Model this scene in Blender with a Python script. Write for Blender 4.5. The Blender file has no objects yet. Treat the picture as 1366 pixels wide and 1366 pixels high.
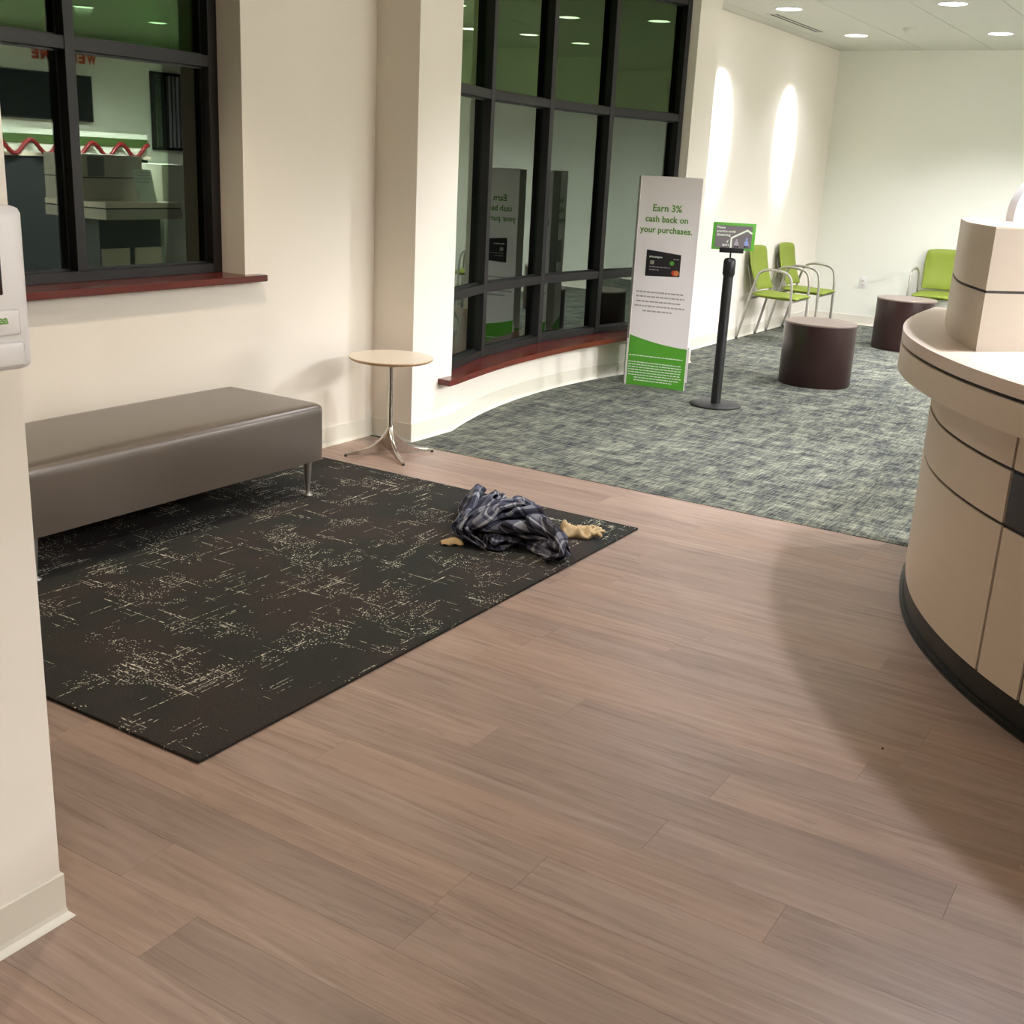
import bpy, bmesh, math, random
from mathutils import Vector, Matrix
random.seed(11)
R = math.radians
SC = bpy.context.scene
COL = SC.collection

# ------------------------------------------------------------------ camera, world, exposure
F_PX = 1525.876
yaw, pitch, roll = R(31.36417642), R(-17.00091341), R(2.90934558)
fwd = Vector((math.cos(pitch)*math.cos(yaw), math.cos(pitch)*math.sin(yaw), math.sin(pitch)))
rt = Vector((math.sin(yaw), -math.cos(yaw), 0)); up = rt.cross(fwd)
rt2 = math.cos(roll)*rt + math.sin(roll)*up
up2 = -math.sin(roll)*rt + math.cos(roll)*up
cam = bpy.data.cameras.new('camera'); cam.sensor_width = 36; cam.sensor_fit = 'HORIZONTAL'
cam.lens = 36*F_PX/1366; cam.clip_start = .05; cam.clip_end = 100
co = bpy.data.objects.new('camera', cam); COL.objects.link(co)
mw = Matrix((rt2, up2, -fwd)).transposed().to_4x4(); mw.translation = Vector((0, 0, 1.5))
co.matrix_world = mw; SC.camera = co
w = bpy.data.worlds.new('night'); SC.world = w; w.use_nodes = True
w.node_tree.nodes['Background'].inputs[0].default_value = (.010, .013, .012, 1)
w.node_tree.nodes['Background'].inputs[1].default_value = .5
SC.view_settings.view_transform = 'Standard'; SC.view_settings.look = 'None'
SC.view_settings.gamma = 1; SC.view_settings.use_curve_mapping = False
SC.view_settings.exposure = 0.31
WARM = (1.0, .84, .66); LOBBY = (1.0, 1.0, 1.04); NEUT = (.97, .98, 1.07); KEY = (.95, 1.0, 1.12)
# recessed downlights: x, y, watts, colour, cone angle (deg), label
CEIL = 2.76
EL = 'lit round recessed downlight in the ceiling outside the picture, over the lobby'
LIGHTS = [
 (9.42, 3.42, 60, NEUT, 120, 'round recessed downlight beside the slot vent, nearest the curved window'),
 (11.2, 3.40, 60, NEUT, 120, 'round recessed downlight past the slot vent, above the pair of green chairs'),
 (9.36, 2.16, 208, NEUT, 120, 'round recessed downlight cut by the top of the picture, left of its neighbour'),
 (11.2, 2.15, 208, NEUT, 120, 'rightmost round recessed downlight near the far wall, above the dark drum tables'),
 (9.36, .9, 208, NEUT, 120, EL), (11.2, .9, 208, NEUT, 120, EL), (5.9, 2.4, 215, NEUT, 120, EL),
 (7.0, -1.2, 120, NEUT, 170, EL), (4.2, .35, 192, KEY, 150, EL),
 (2.4, 2.5, 40, WARM, 100, EL), (3.2, 3.0, 110, WARM, 110, EL), (.6, 1.1, 30, LOBBY, 150, EL),
 (5.4, -3.1, 1180, LOBBY, 170, EL), (6.6, -3.1, 1180, LOBBY, 170, EL), (5.4, -4.0, 1180, LOBBY, 170, EL), (6.6, -4.0, 1180, LOBBY, 170, EL),
 (8.1, -1.9, 1150, LOBBY, 170, EL), (9.3, -2.2, 1150, LOBBY, 170, EL),
]

# ------------------------------------------------------------------ helpers
def link(o, parent=None):
    COL.objects.link(o)
    if parent is not None: o.parent = parent
    return o
def obj(name, bm, mat, parent=None, smooth=False, loc=None, angle=None):
    me = bpy.data.meshes.new(name)
    bmesh.ops.recalc_face_normals(bm, faces=bm.faces[:])
    bm.to_mesh(me); bm.free()
    for m in (mat if isinstance(mat, (list, tuple)) else [mat]): me.materials.append(m)
    if smooth: me.shade_smooth()
    o = bpy.data.objects.new(name, me)
    if angle is not None:
        me.shade_smooth()
        me.set_sharp_from_angle(angle=R(angle))
    if loc is not None: o.location = loc
    return link(o, parent)
def thing(name, label, cat, loc=(0, 0, 0), rz=0, group=None):
    o = bpy.data.objects.new(name, None); o.empty_display_size = .1
    o.location = loc; o.rotation_euler = (0, 0, rz); link(o)
    o['label'] = label; o['category'] = cat
    if group: o['group'] = group
    return o
def tag(o, label, cat, group=None):
    o['label'] = label; o['category'] = cat
    if group: o['group'] = group
    return o
def struct_(o): o['kind'] = 'structure'; return o
def box(bm, x0, x1, y0, y1, z0, z1):
    vs = [bm.verts.new((x, y, z)) for x in (x0, x1) for y in (y0, y1) for z in (z0, z1)]
    for f in ((0,1,3,2),(4,6,7,5),(0,4,5,1),(2,3,7,6),(0,2,6,4),(1,5,7,3)): bm.faces.new([vs[i] for i in f])
    return vs
def bxo(name, x0, x1, y0, y1, z0, z1, mat, parent=None, bev=0, seg=2):
    bm = bmesh.new(); box(bm, x0, x1, y0, y1, z0, z1)
    if bev: bmesh.ops.bevel(bm, geom=bm.edges[:], offset=bev, segments=seg, affect='EDGES', profile=.5)
    return obj(name, bm, mat, parent, angle=35 if bev else None)
def prism(bm, pts, z0, z1):
    a = [bm.verts.new((x, y, z0)) for x, y in pts]; b = [bm.verts.new((x, y, z1)) for x, y in pts]
    n = len(pts)
    bm.faces.new(a[::-1]); bm.faces.new(b)
    for i in range(n): bm.faces.new((a[i], a[(i+1) % n], b[(i+1) % n], b[i]))
def lathe(bm, prof, seg=40, cx=0, cy=0):
    rings = []
    for r, z in prof:
        if r < 1e-6: rings.append([bm.verts.new((cx, cy, z))])
        else: rings.append([bm.verts.new((cx+r*math.cos(2*math.pi*i/seg), cy+r*math.sin(2*math.pi*i/seg), z)) for i in range(seg)])
    for a, b in zip(rings, rings[1:]):
        if len(a) == 1 and len(b) == 1: continue
        for i in range(seg):
            j = (i+1) % seg
            if len(a) == 1: bm.faces.new((a[0], b[i], b[j]))
            elif len(b) == 1: bm.faces.new((a[i], a[j], b[0]))
            else: bm.faces.new((a[i], a[j], b[j], b[i]))
def tube(bm, pts, rad, seg=10, flat=1.0, cap=True):
    pts = [Vector(p) for p in pts]; rings = []
    nrm = None
    for i, p in enumerate(pts):
        t = (pts[min(i+1, len(pts)-1)]-pts[max(i-1, 0)]).normalized()
        if nrm is None:
            a = Vector((0, 0, 1)) if abs(t.z) < .9 else Vector((1, 0, 0))
            nrm = t.cross(a).normalized()
        nrm = (nrm - t*nrm.dot(t)).normalized(); bn = t.cross(nrm)
        r = rad[i] if isinstance(rad, (list, tuple)) else rad
        rings.append([bm.verts.new(p+nrm*r*math.cos(2*math.pi*k/seg)+bn*r*flat*math.sin(2*math.pi*k/seg)) for k in range(seg)])
    for a, b in zip(rings, rings[1:]):
        for k in range(seg): bm.faces.new((a[k], a[(k+1) % seg], b[(k+1) % seg], b[k]))
    if cap: bm.faces.new(rings[0][::-1]); bm.faces.new(rings[-1])
def catmull(pts, n=6):
    P = [Vector(p) for p in pts]; P = [2*P[0]-P[1]]+P+[2*P[-1]-P[-2]]; out = []
    for i in range(1, len(P)-2):
        for k in range(n):
            t = k/n; a, b, c, d = P[i-1:i+3]
            out.append(.5*((2*b)+(c-a)*t+(2*a-5*b+4*c-d)*t*t+(3*b-a-3*c+d)*t**3))
    out.append(P[-2]); return out
def even(pts, step=.03, rounds=60):
    P = [Vector(p) for p in pts]; out = [P[0]]; need = step
    for a, b in zip(P, P[1:]):
        L_ = (b-a).length; t = need
        while t <= L_: out.append(a+(b-a)*(t/L_)); t += step
        need = t-L_
    out.append(P[-1])
    for _ in range(rounds): out = [out[0]]+[out[i]*.5+(out[i-1]+out[i+1])*.25 for i in range(1, len(out)-1)]+[out[-1]]
    return out
def offset_path(pts, d):
    out = []
    for i, p in enumerate(pts):
        a = Vector(pts[max(i-1, 0)]); b = Vector(pts[min(i+1, len(pts)-1)])
        t = (b-a).normalized(); out.append(Vector((p[0]-t.y*d, p[1]+t.x*d)))
    return out
def ribbon(bm, outer, inner, z0, z1):
    """solid strip between two plan curves of the same length"""
    v = [[bm.verts.new((p[0], p[1], z)) for p in c] for c in (outer, inner) for z in (z0, z1)]
    o0, o1, i0, i1 = v; n = len(outer)
    for k in range(n-1):
        bm.faces.new((o0[k], o0[k+1], o1[k+1], o1[k])); bm.faces.new((i0[k+1], i0[k], i1[k], i1[k+1]))
        bm.faces.new((o1[k], o1[k+1], i1[k+1], i1[k])); bm.faces.new((o0[k+1], o0[k], i0[k], i0[k+1]))
    bm.faces.new((o0[0], o1[0], i1[0], i0[0])); bm.faces.new((o0[-1], i0[-1], i1[-1], o1[-1]))

# ------------------------------------------------------------------ materials
def s2l(c): return tuple(((x/255)/12.92 if x/255 <= .04045 else ((x/255+.055)/1.055)**2.4) for x in c)+(1,)
class NT:
    def __init__(s, name):
        s.m = bpy.data.materials.new(name); s.m.use_nodes = True; s.t = s.m.node_tree; s.n = s.t.nodes
        s.p = s.n['Principled BSDF']
    def add(s, kind, **k):
        nd = s.n.new(kind)
        for a, v in k.items():
            if a in nd.inputs: nd.inputs[a].default_value = v
            else: setattr(nd, a, v)
        return nd
    def lk(s, a, b): s.t.links.new(a, b)
    def math(s, op, a, b=None, clamp=False):
        nd = s.n.new('ShaderNodeMath'); nd.operation = op; nd.use_clamp = clamp
        for i, v in enumerate((a, b)):
            if v is None: continue
            if hasattr(v, 'is_output'): s.lk(v, nd.inputs[i])
            else: nd.inputs[i].default_value = v
        return nd.outputs[0]
    def mix(s, f, a, b, blend='MIX'):
        nd = s.n.new('ShaderNodeMix'); nd.data_type = 'RGBA'; nd.blend_type = blend
        for sock, v in ((nd.inputs[0], f), (nd.inputs[6], a), (nd.inputs[7], b)):
            if hasattr(v, 'is_output'): s.lk(v, sock)
            else: sock.default_value = v
        return nd.outputs[2]
    def coord(s, scale=(1, 1, 1), out='Object', rnd=0, rot=(0, 0, 0)):
        tc = s.n.new('ShaderNodeTexCoord'); mp = s.n.new('ShaderNodeMapping')
        mp.inputs['Scale'].default_value = scale; mp.inputs['Rotation'].default_value = rot
        s.lk(tc.outputs[out], mp.inputs[0])
        if rnd:
            oi = s.n.new('ShaderNodeObjectInfo'); v = s.n.new('ShaderNodeVectorMath'); v.operation = 'SCALE'
            v.inputs[0].default_value = (rnd, rnd*1.7, rnd*.6); s.lk(oi.outputs['Random'], v.inputs[3]); s.lk(v.outputs[0], mp.inputs['Location'])
        return mp.outputs[0]
    def noise(s, vec, scale=5, detail=3, rough=.5, dist=0):
        nd = s.add('ShaderNodeTexNoise'); nd.inputs['Scale'].default_value = scale; nd.inputs['Detail'].default_value = detail
        nd.inputs['Roughness'].default_value = rough; nd.inputs['Distortion'].default_value = dist
        s.lk(vec, nd.inputs['Vector']); return nd.outputs['Fac']
    def ramp(s, f, *stops, interp='LINEAR'):
        nd = s.n.new('ShaderNodeValToRGB'); cr = nd.color_ramp; cr.interpolation = interp
        while len(cr.elements) < len(stops): cr.elements.new(.5)
        for e, (p, c) in zip(cr.elements, stops):
            e.position = p; e.color = c if len(c) == 4 else tuple(c)+(1,)
        s.lk(f, nd.inputs[0]); return nd.outputs[0]
    def bump(s, h, strength=.2, dist=.002):
        nd = s.n.new('ShaderNodeBump'); nd.inputs['Strength'].default_value = strength; nd.inputs['Distance'].default_value = dist
        s.lk(h, nd.inputs['Height']); s.lk(nd.outputs[0], s.p.inputs['Normal'])
    def base(s, c, rough=.5, metal=0, spec=.5):
        if hasattr(c, 'is_output'): s.lk(c, s.p.inputs['Base Color'])
        else: s.p.inputs['Base Color'].default_value = c
        s.p.inputs['Roughness'].default_value = rough; s.p.inputs['Metallic'].default_value = metal
        s.p.inputs['Specular IOR Level'].default_value = spec
        return s.m
BW = ((0, 0, 0), (1, 1, 1))
def paint(name, rgb, rough=.55, var=.04, spec=.3, bump=.012):
    t = NT(name); n = t.noise(t.coord(), 1.3, 3)
    c = s2l(rgb); d = tuple(x*(1-var) for x in c[:3])+(1,)
    m = t.base(t.mix(n, d, c), rough, 0, spec)
    if bump > .1: t.bump(t.noise(t.coord(), 260, 2), bump, .001)
    return m
def plain(name, rgb, rough=.4, metal=0, spec=.5, var=.06, nscale=12):
    t = NT(name); c = s2l(rgb); d = tuple(x*(1-var) for x in c[:3])+(1,)
    return t.base(t.mix(t.noise(t.coord(), nscale, 3), d, c), rough, metal, spec)
def glow(name, col, strength):
    t = NT(name); t.base((.9, .9, .9, 1)); t.p.inputs['Emission Color'].default_value = tuple(col)+(1,)
    t.p.inputs['Emission Strength'].default_value = strength; return t.m

M = {}
M['wall'] = paint('wall_paint', (241, 233, 220))
M['wall_far'] = paint('far_wall_paint', (232, 232, 220))
M['base'] = plain('vinyl_base', (228, 222, 206), .35, var=.03)
M['ceil'] = paint('ceiling_panel', (214, 214, 203), .8, bump=.25)
M['seam'] = plain('ceiling_grid', (150, 152, 148), .7)
M['frame'] = plain('bronze_aluminium', (25, 22, 22), .45, .0, .35)
M['gasket'] = plain('black_gasket', (12, 12, 12), .5)
M['black'] = plain('black_plastic', (11, 11, 11), .45)
M['blackmatte'] = plain('black_metal', (30, 30, 30), .5)
M['white'] = plain('white_plastic', (228, 224, 222), .3, var=.02)
M['chrome'] = plain('polished_aluminium', (205, 200, 192), .18, 1.0)
M['silver'] = plain('satin_silver', (176, 172, 164), .38, .75)
M['tabletop'] = plain('cream_laminate', (226, 212, 190), .35, var=.03)
M['tableedge'] = plain('maple_edge', (196, 164, 126), .4)
M['slate'] = plain('slate_laminate', (48, 48, 52), .4)
M['toe'] = plain('black_toe_kick', (26, 27, 24), .35)
M['dark'] = plain('black_reveal', (22, 14, 12), .6)  # black core and inlay lines of the counter and pod
M['tv'] = plain('tv_screen', (10, 10, 14), .12)
M['orange'] = plain('orange_letters', (200, 70, 30), .5)
M['red'] = plain('red_tinsel', (130, 22, 28), .4)
M['green'] = plain('leaf_green_print', (84, 160, 42), .45, var=.05)
M['greentext'] = plain('green_ink', (98, 150, 48), .5)
M['greytext'] = plain('grey_ink', (172, 164, 160), .5)
M['whitetext'] = plain('white_ink', (225, 232, 215), .5)
M['signgrey'] = plain('sign_grey', (112, 105, 106), .4)
M['signgreen'] = plain('sign_green', (88, 165, 52), .35)
M['card'] = plain('card_black', (38, 34, 36), .35)
M['cardred'] = plain('card_red', (190, 70, 40), .4)
M['cardorange'] = plain('card_orange', (214, 130, 72), .4)
M['blue'] = plain('pale_blue_ink', (140, 150, 200), .4)
M['grey'] = plain('pale_grey_ink', (165, 160, 168), .4)
M['paper'] = plain('printed_vinyl', (243, 233, 231), .38, var=.02)
M['paperflap'] = plain('vinyl_flap', (215, 206, 204), .4, var=.02)
M['brochure'] = plain('white_paper', (215, 225, 218), .5)

def laminate(name, rgb, seed=0):
    t = NT(name); v = t.coord((1, 1, 5))
    n = t.noise(v, 6+seed, 5, .6); n2 = t.noise(t.coord(), 1.4, 3)
    c = s2l(rgb); d = tuple(x*.86 for x in c[:3])+(1,)
    t.base(t.mix(n2, t.mix(n, d, c), c), .38, 0, .4); return t.m
M['lam'] = laminate('maple_laminate', (222, 204, 182))
M['lamtop'] = laminate('pale_maple_top', (232, 213, 196), 2)
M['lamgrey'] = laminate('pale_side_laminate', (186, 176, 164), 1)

def wood_floor():
    t = NT('vinyl_plank'); v = t.coord((26, 1.5, 1), rnd=40)
    g = t.noise(v, 1, 6, .62, 1.2)
    g2 = t.noise(t.coord((75, 2.2, 1), rnd=40), 1, 4, .6, .6)
    big = t.noise(t.coord((5, 1.3, 1), rnd=17), 1.2, 4, .6, 1.5)
    oi = t.n.new('ShaderNodeObjectInfo')
    c = t.ramp(g, (.25, s2l((134, 113, 101))[:3]), (.5, s2l((159, 136, 122))[:3]), (.75, s2l((178, 156, 142))[:3]))
    c = t.mix(t.math('MULTIPLY', t.ramp(g2, (.50, (0, 0, 0)), (.75, (1, 1, 1))), .35), c, s2l((108, 90, 82)))
    c = t.mix(t.math('MULTIPLY', t.ramp(big, (.40, (0, 0, 0)), (.70, (1, 1, 1))), .6), c, s2l((172, 147, 132)))
    knot = t.noise(t.coord((14, 1.1, 1), rnd=29), 1.3, 3, .55, 2.6)
    c = t.mix(t.math('MULTIPLY', t.ramp(knot, (.60, (0, 0, 0)), (.66, (1, 1, 1)), (.72, (0, 0, 0))), .32), c, s2l((112, 92, 84)))
    c = t.mix(t.math('MULTIPLY', t.ramp(knot, (.30, (1, 1, 1)), (.38, (0, 0, 0))), .4), c, s2l((126, 104, 94)))
    tone = t.ramp(oi.outputs['Random'], (0, (.84, .83, .83)), (.5, (1, 1, 1)), (1, (1.0, .95, .91)))
    c = t.mix(1.0, c, tone, 'MULTIPLY')
    t.base(c, .45, 0, .45)
    t.lk(t.ramp(g, (.2, (.44,)*3), (.8, (.34,)*3)), t.p.inputs['Roughness'])
    t.bump(g2, .12, .001); return t.m
M['wood'] = wood_floor()

def carpet():
    t = NT('woven_carpet')
    a = t.noise(t.coord((9, 95, 1)), 1, 4, .7, .2); b = t.noise(t.coord((95, 9, 1)), 1, 4, .7, .2)
    big = t.noise(t.coord((3.0, 11, 1)), 1, 4, .6, .4); big2 = t.noise(t.coord((11, 3.4, 1)), 1, 3, .6, .4)
    f = t.math('ADD', t.math('MULTIPLY', a, .74), t.math('MULTIPLY', b, .74))
    f = t.math('ADD', f, t.math('MULTIPLY', t.math('ADD', big, big2), .42))
    f = t.math('SUBTRACT', f, .65)
    pile = t.noise(t.coord(), 420, 2, .7)
    f = t.math('ADD', f, t.math('MULTIPLY', t.math('SUBTRACT', pile, .5), .35))
    c = t.ramp(f, (.30, s2l((40, 42, 48))[:3]), (.44, s2l((78, 80, 79))[:3]), (.55, s2l((113, 115, 103))[:3]), (.72, s2l((156, 157, 137))[:3]))
    t.base(c, .95, 0, .1); t.bump(t.math('ADD', pile, f), .6, .004); return t.m
M['carpet'] = carpet()
def rug():
    t = NT('charcoal_rug')
    def cells(sx, sy, off):
        mp = t.coord((1/sx, 1/sy, 1)); v = t.n.new('ShaderNodeVectorMath'); v.operation = 'FLOOR'; t.lk(mp, v.inputs[0])
        v2 = t.n.new('ShaderNodeVectorMath'); v2.operation = 'ADD'; v2.inputs[1].default_value = (off, off*2, 0); t.lk(v.outputs[0], v2.inputs[0])
        wn = t.n.new('ShaderNodeTexWhiteNoise'); wn.noise_dimensions = '2D'; t.lk(v2.outputs[0], wn.inputs['Vector']); return wn.outputs[0]
    def gt(x, k): return t.math('GREATER_THAN', x, k)
    # threads along x and along y, gathered in patches
    lx = t.noise(t.coord((4.5, 120, 1)), 1, 1, .4); ly = t.noise(t.coord((120, 4.5, 1)), 1, 1, .4)
    rx = t.noise(t.coord((1.6, 5, 1)), 1.6, 3, .6); ry = t.noise(t.coord((5, 1.6, 1)), 1.6, 3, .6)
    pa = t.noise(t.coord(), 4.5, 3, .6)
    fx = t.math('MULTIPLY', gt(cells(.008, .003, 3), .45), gt(t.math('ADD', t.math('MULTIPLY', lx, .9), t.math('MULTIPLY', rx, .55)), .915))
    fy = t.math('MULTIPLY', gt(cells(.003, .008, 9), .45), gt(t.math('ADD', t.math('MULTIPLY', ly, .9), t.math('MULTIPLY', ry, .55)), .925))
    dots = t.math('MULTIPLY', gt(cells(.0035, .0035, 5), .935), gt(t.math('ADD', t.math('MULTIPLY', pa, .6), t.math('MULTIPLY', t.math('MAXIMUM', rx, ry), .5)), .598))
    f = t.math('MAXIMUM', t.math('MAXIMUM', fx, fy), dots)
    base = t.mix(t.ramp(t.noise(t.coord(), 2.6, 3), (.42, (0, 0, 0)), (.58, (1, 1, 1))), s2l((58, 60, 56)), s2l((70, 63, 59)))
    grain = t.noise(t.coord(), 380, 2, .7)
    base = t.mix(t.ramp(grain, (.4, (0, 0, 0)), (.65, (1, 1, 1))), base, s2l((42, 40, 38)))
    fl = t.mix(cells(.02, .02, 1), s2l((226, 222, 200)), s2l((150, 143, 130)))
    t.base(t.mix(f, base, fl), .95, 0, .1); t.bump(t.math('ADD', grain, f), .5, .003); return t.m
M['rug'] = rug()
M['rugedge'] = plain('rug_backing', (36, 34, 30), .9)
def leather():
    t = NT('taupe_vinyl'); n = t.noise(t.coord(), 3.2, 3)
    c = t.mix(n, s2l((100, 91, 81)), s2l((110, 100, 90)))
    t.base(c, .31, .1, .6); t.bump(t.noise(t.coord(), 340, 3), .12, .001)
    return t.m
M['leather'] = leather()
def sillwood():
    t = NT('cherry_sill'); n = t.noise(t.coord((3, 40, 40)), 1, 4, .6)
    t.base(t.mix(n, s2l((72, 26, 20)), s2l((112, 46, 36))), .22, 0, .5); return t.m
M['sill'] = sillwood()
def glass(name, tint, k, body):
    t = NT(name); t.n.remove(t.p); out = t.n['Material Output']
    fr = t.add('ShaderNodeFresnel'); fr.inputs[0].default_value = 1.5
    f = t.math('ADD', t.math('MULTIPLY', fr.outputs[0], k), .04, clamp=True)
    gl = t.add('ShaderNodeBsdfGlossy'); gl.inputs['Color'].default_value = tint; gl.inputs['Roughness'].default_value = .0
    tr = t.add('ShaderNodeBsdfTransparent'); tr.inputs['Color'].default_value = body
    mx = t.add('ShaderNodeMixShader'); t.lk(f, mx.inputs[0]); t.lk(tr.outputs[0], mx.inputs[1]); t.lk(gl.outputs[0], mx.inputs[2])
    t.lk(mx.outputs[0], out.inputs[0]); return t.m
M['glass_low'] = glass('night_glass', (.80, .92, .80, 1), 1.9, (.75, .8, .75, 1))
M['glass_left'] = glass('left_night_glass', (.80, .92, .78, 1), 1.15, (.75, .8, .75, 1))
M['glass_left_high'] = glass('left_green_glass', (.50, .64, .40, 1), .75, (.4, .6, .4, 1))
M['glass_high'] = glass('green_tinted_glass', (.50, .72, .38, 1), 1.7, (.4, .6, .4, 1))
def fabric(name, rgb, dark):
    t = NT(name); n = t.noise(t.coord(), 90, 3)
    t.base(t.mix(n, s2l(dark), s2l(rgb)), .6, 0, .35); t.bump(n, .15, .001); return t.m
M['lime'] = fabric('lime_upholstery', (130, 144, 50), (116, 130, 42))
def espresso():
    t = NT('espresso_veneer'); n = t.noise(t.coord((22, 22, 1.2)), 1, 4, .6, .5)
    t.base(t.mix(n, s2l((34, 16, 15)), s2l((50, 27, 25))), .32, 0, .5); return t.m
M['espresso'] = espresso()
M['drumtop'] = plain('drum_top_laminate', (132, 116, 106), .32)
def plaid():
    t = NT('plaid_flannel')
    uv = t.n.new('ShaderNodeUVMap'); uv.uv_map = 'cloth'; sp = t.n.new('ShaderNodeSeparateXYZ'); t.lk(uv.outputs[0], sp.inputs[0])
    def band(x, per, stops):
        fr = t.math('FRACT', t.math('DIVIDE', x, per))
        return t.ramp(fr, *stops, interp='CONSTANT')
    st = [(0, (.25,)*3), (.14, (.95,)*3), (.20, (.30,)*3), (.27, (.62,)*3), (.48, (.10,)*3), (.56, (.30,)*3), (.62, (.04,)*3), (.70, (.62,)*3), (.88, (.9,)*3), (.92, (.3,)*3)]
    a = band(sp.outputs[0], .15, st); b = band(sp.outputs[1], .16, st)
    f = t.math('ADD', t.math('MULTIPLY', a, .5), t.math('MULTIPLY', b, .5))
    c = t.ramp(f, (0, s2l((24, 25, 32))[:3]), (.25, s2l((46, 50, 66))[:3]), (.5, s2l((96, 101, 120))[:3]), (.85, s2l((184, 186, 188))[:3]))
    n = t.noise(t.coord(), 6, 3); c = t.mix(t.math('MULTIPLY', n, .35), c, s2l((84, 72, 72)))
    t.base(c, .95, 0, .1)
    t.bump(t.noise(t.coord(), 500, 2), .3, .001); return t.m
M['plaid'] = plaid()
M['tan'] = fabric('tan_suede', (208, 182, 138), (176, 150, 108))
# ------------------------------------------------------------------ room shell
X0, X1, YR, YL, YC, XF = -2.5, 12.54, -4.5, 3.953, 3.68, 4.89
AC, AR = (6.8, -.88), 4.8
def arcy(x, r=AR): return AC[1]+math.sqrt(r*r-(x-AC[0])**2)
bm = bmesh.new(); T = .45
box(bm, X0-.3, 1.9, YL, YL+T, 0, CEIL); box(bm, 1.9, 3.97, YL, YL+T, 0, .90); box(bm, 1.9, 3.97, YL, YL+T, 2.60, CEIL)
box(bm, 3.97, 4.93, YL, YL+T, 0, CEIL); box(bm, 4.93, 5.30, YC, YL+T, 0, CEIL)
xs = [5.30+i*(8.31-5.30)/28 for i in range(29)]
prism(bm, [(x, arcy(x)) for x in xs]+[(8.31, YL+T), (5.30, YL+T)], 0, .288)
prism(bm, [(x, arcy(x)) for x in xs]+[(8.31, YL+T), (5.30, YL+T)], 2.70, CEIL)
box(bm, 8.31, 8.70, YC, YL+T, 0, CEIL); box(bm, 8.70, X1+.3, YL, YL+T, 0, CEIL)
struct_(obj('wall_left', bm, M['wall']))
struct_(bxo('wall_far', X1, X1+.3, YR-.3, YL, 0, CEIL, M['wall_far']))
struct_(bxo('wall_right', X0-.3, X1, YR-.3, YR, 0, CEIL, M['wall_far']))
struct_(bxo('wall_back', X0-.3, X0, YR, YL, 0, CEIL, M['wall']))
struct_(bxo('wall_stub', X0, 1.222, 1.757, 1.93, 0, CEIL, M['wall']))

# floor: slab, every plank a part of it, and the fitted carpet beyond
fl = struct_(bxo('floor', X0, X1, YR, YL+.0, -.12, -.006, M['base']))
PW, PL, GAP = .152, 1.22, .0002
pm = {}
def plank_mesh(wd, ln):
    k = (round(wd, 3), round(ln, 3))
    if k not in pm:
        bm = bmesh.new(); box(bm, -wd/2+GAP, wd/2-GAP, -ln/2+GAP, ln/2-GAP, -.006, 0)
        bmesh.ops.bevel(bm, geom=[e for e in bm.edges if all(abs(v.co.z) < 1e-5 for v in e.verts)], offset=.0003, segments=1, affect='EDGES')
        me = bpy.data.meshes.new('plank'); bm.to_mesh(me); bm.free(); me.materials.append(M['wood']); pm[k] = me
    return pm[k]
known = {2: 1.24, 0: .635, -2: 1.235, -1: 1.837, -3: 1.0, 1: 1.75, 4: .95, 5: 1.55}
rest_bm = bmesh.new()
k = -8
while True:
    xa = 1.682+k*PW
    if xa >= XF-.01: break
    xb = min(xa+PW, XF)
    off = known.get(k, random.uniform(0, PL)) % PL
    y = -1.9-PL+off
    while y < YL:
        a, b = max(y, -1.9), min(y+PL, YL); y += PL
        if b-a < .03: continue
        o = bpy.data.objects.new('plank', plank_mesh(xb-xa, b-a)); o.location = ((xa+xb)/2, (a+b)/2, 0); link(o, fl)
    k += 1
for k in range(-28, -8):
    xa = 1.682+k*PW
    if xa < X0: continue
    for j in range(7): box(rest_bm, xa+GAP, xa+PW-GAP, -4.5+j*1.21, -4.5+(j+1)*1.21-.002, -.006, 0)
for k in range(-8, 22):
    xa = 1.682+k*PW
    for j in range(2): box(rest_bm, xa+GAP, min(xa+PW, XF)-GAP, -4.5+j*1.3, -4.5+(j+1)*1.3-.002, -.006, 0)
o = obj('plank_field', rest_bm, M['wood'], fl); o['kind'] = 'stuff'
cp = bxo('carpet', XF+.001, X1, YR, YL, -.006, .002, M['carpet'], fl)
cp['label'] = 'fitted grey-green striated carpet beyond the planks'

# ceiling: slab with long recessed panels
ce = struct_(bxo('ceiling', X0-.3, X1+.3, YR-.3, YL+T, CEIL+.012, CEIL+.14, M['seam']))
ys = [YL, 3.80]+[3.08-.64*i for i in range(12)]+[YR]
for a, b in zip(ys, ys[1:]):
    if a-b < .02: continue
    bm = bmesh.new(); box(bm, X0, X1, b+.004, a-.004, CEIL, CEIL+.012)
    obj('ceiling_panel', bm, M['ceil'], ce)

# baseboards (coved vinyl)
def baseboard(name, path, h=.102):
    bm = bmesh.new(); path = [Vector(p) for p in path]
    prof = [(0, h), (.004, h), (.0055, h-.003), (.0055, .022), (.008, .012), (.014, .004), (.018, 0), (0, 0)]
    rings = []
    for d, z in prof: rings.append([bm.verts.new((p[0], p[1], z)) for p in mitre(path, -d)])
    for a, b in zip(rings, rings[1:]):
        for i in range(len(path)-1): bm.faces.new((a[i], a[i+1], b[i+1], b[i]))
    return struct_(obj(name, bm, M['base']))
def mitre(path, d):
    out = []
    for i, p in enumerate(path):
        ts = []
        if i > 0: ts.append((path[i]-path[i-1]).normalized())
        if i < len(path)-1: ts.append((path[i+1]-path[i]).normalized())
        ns = [Vector((-t.y, t.x)) for t in ts]; n = sum(ns, Vector((0, 0)))
        n = n.normalized(); n = n/max(.4, n.dot(ns[0])); out.append(p+n*d)
    return out
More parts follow.
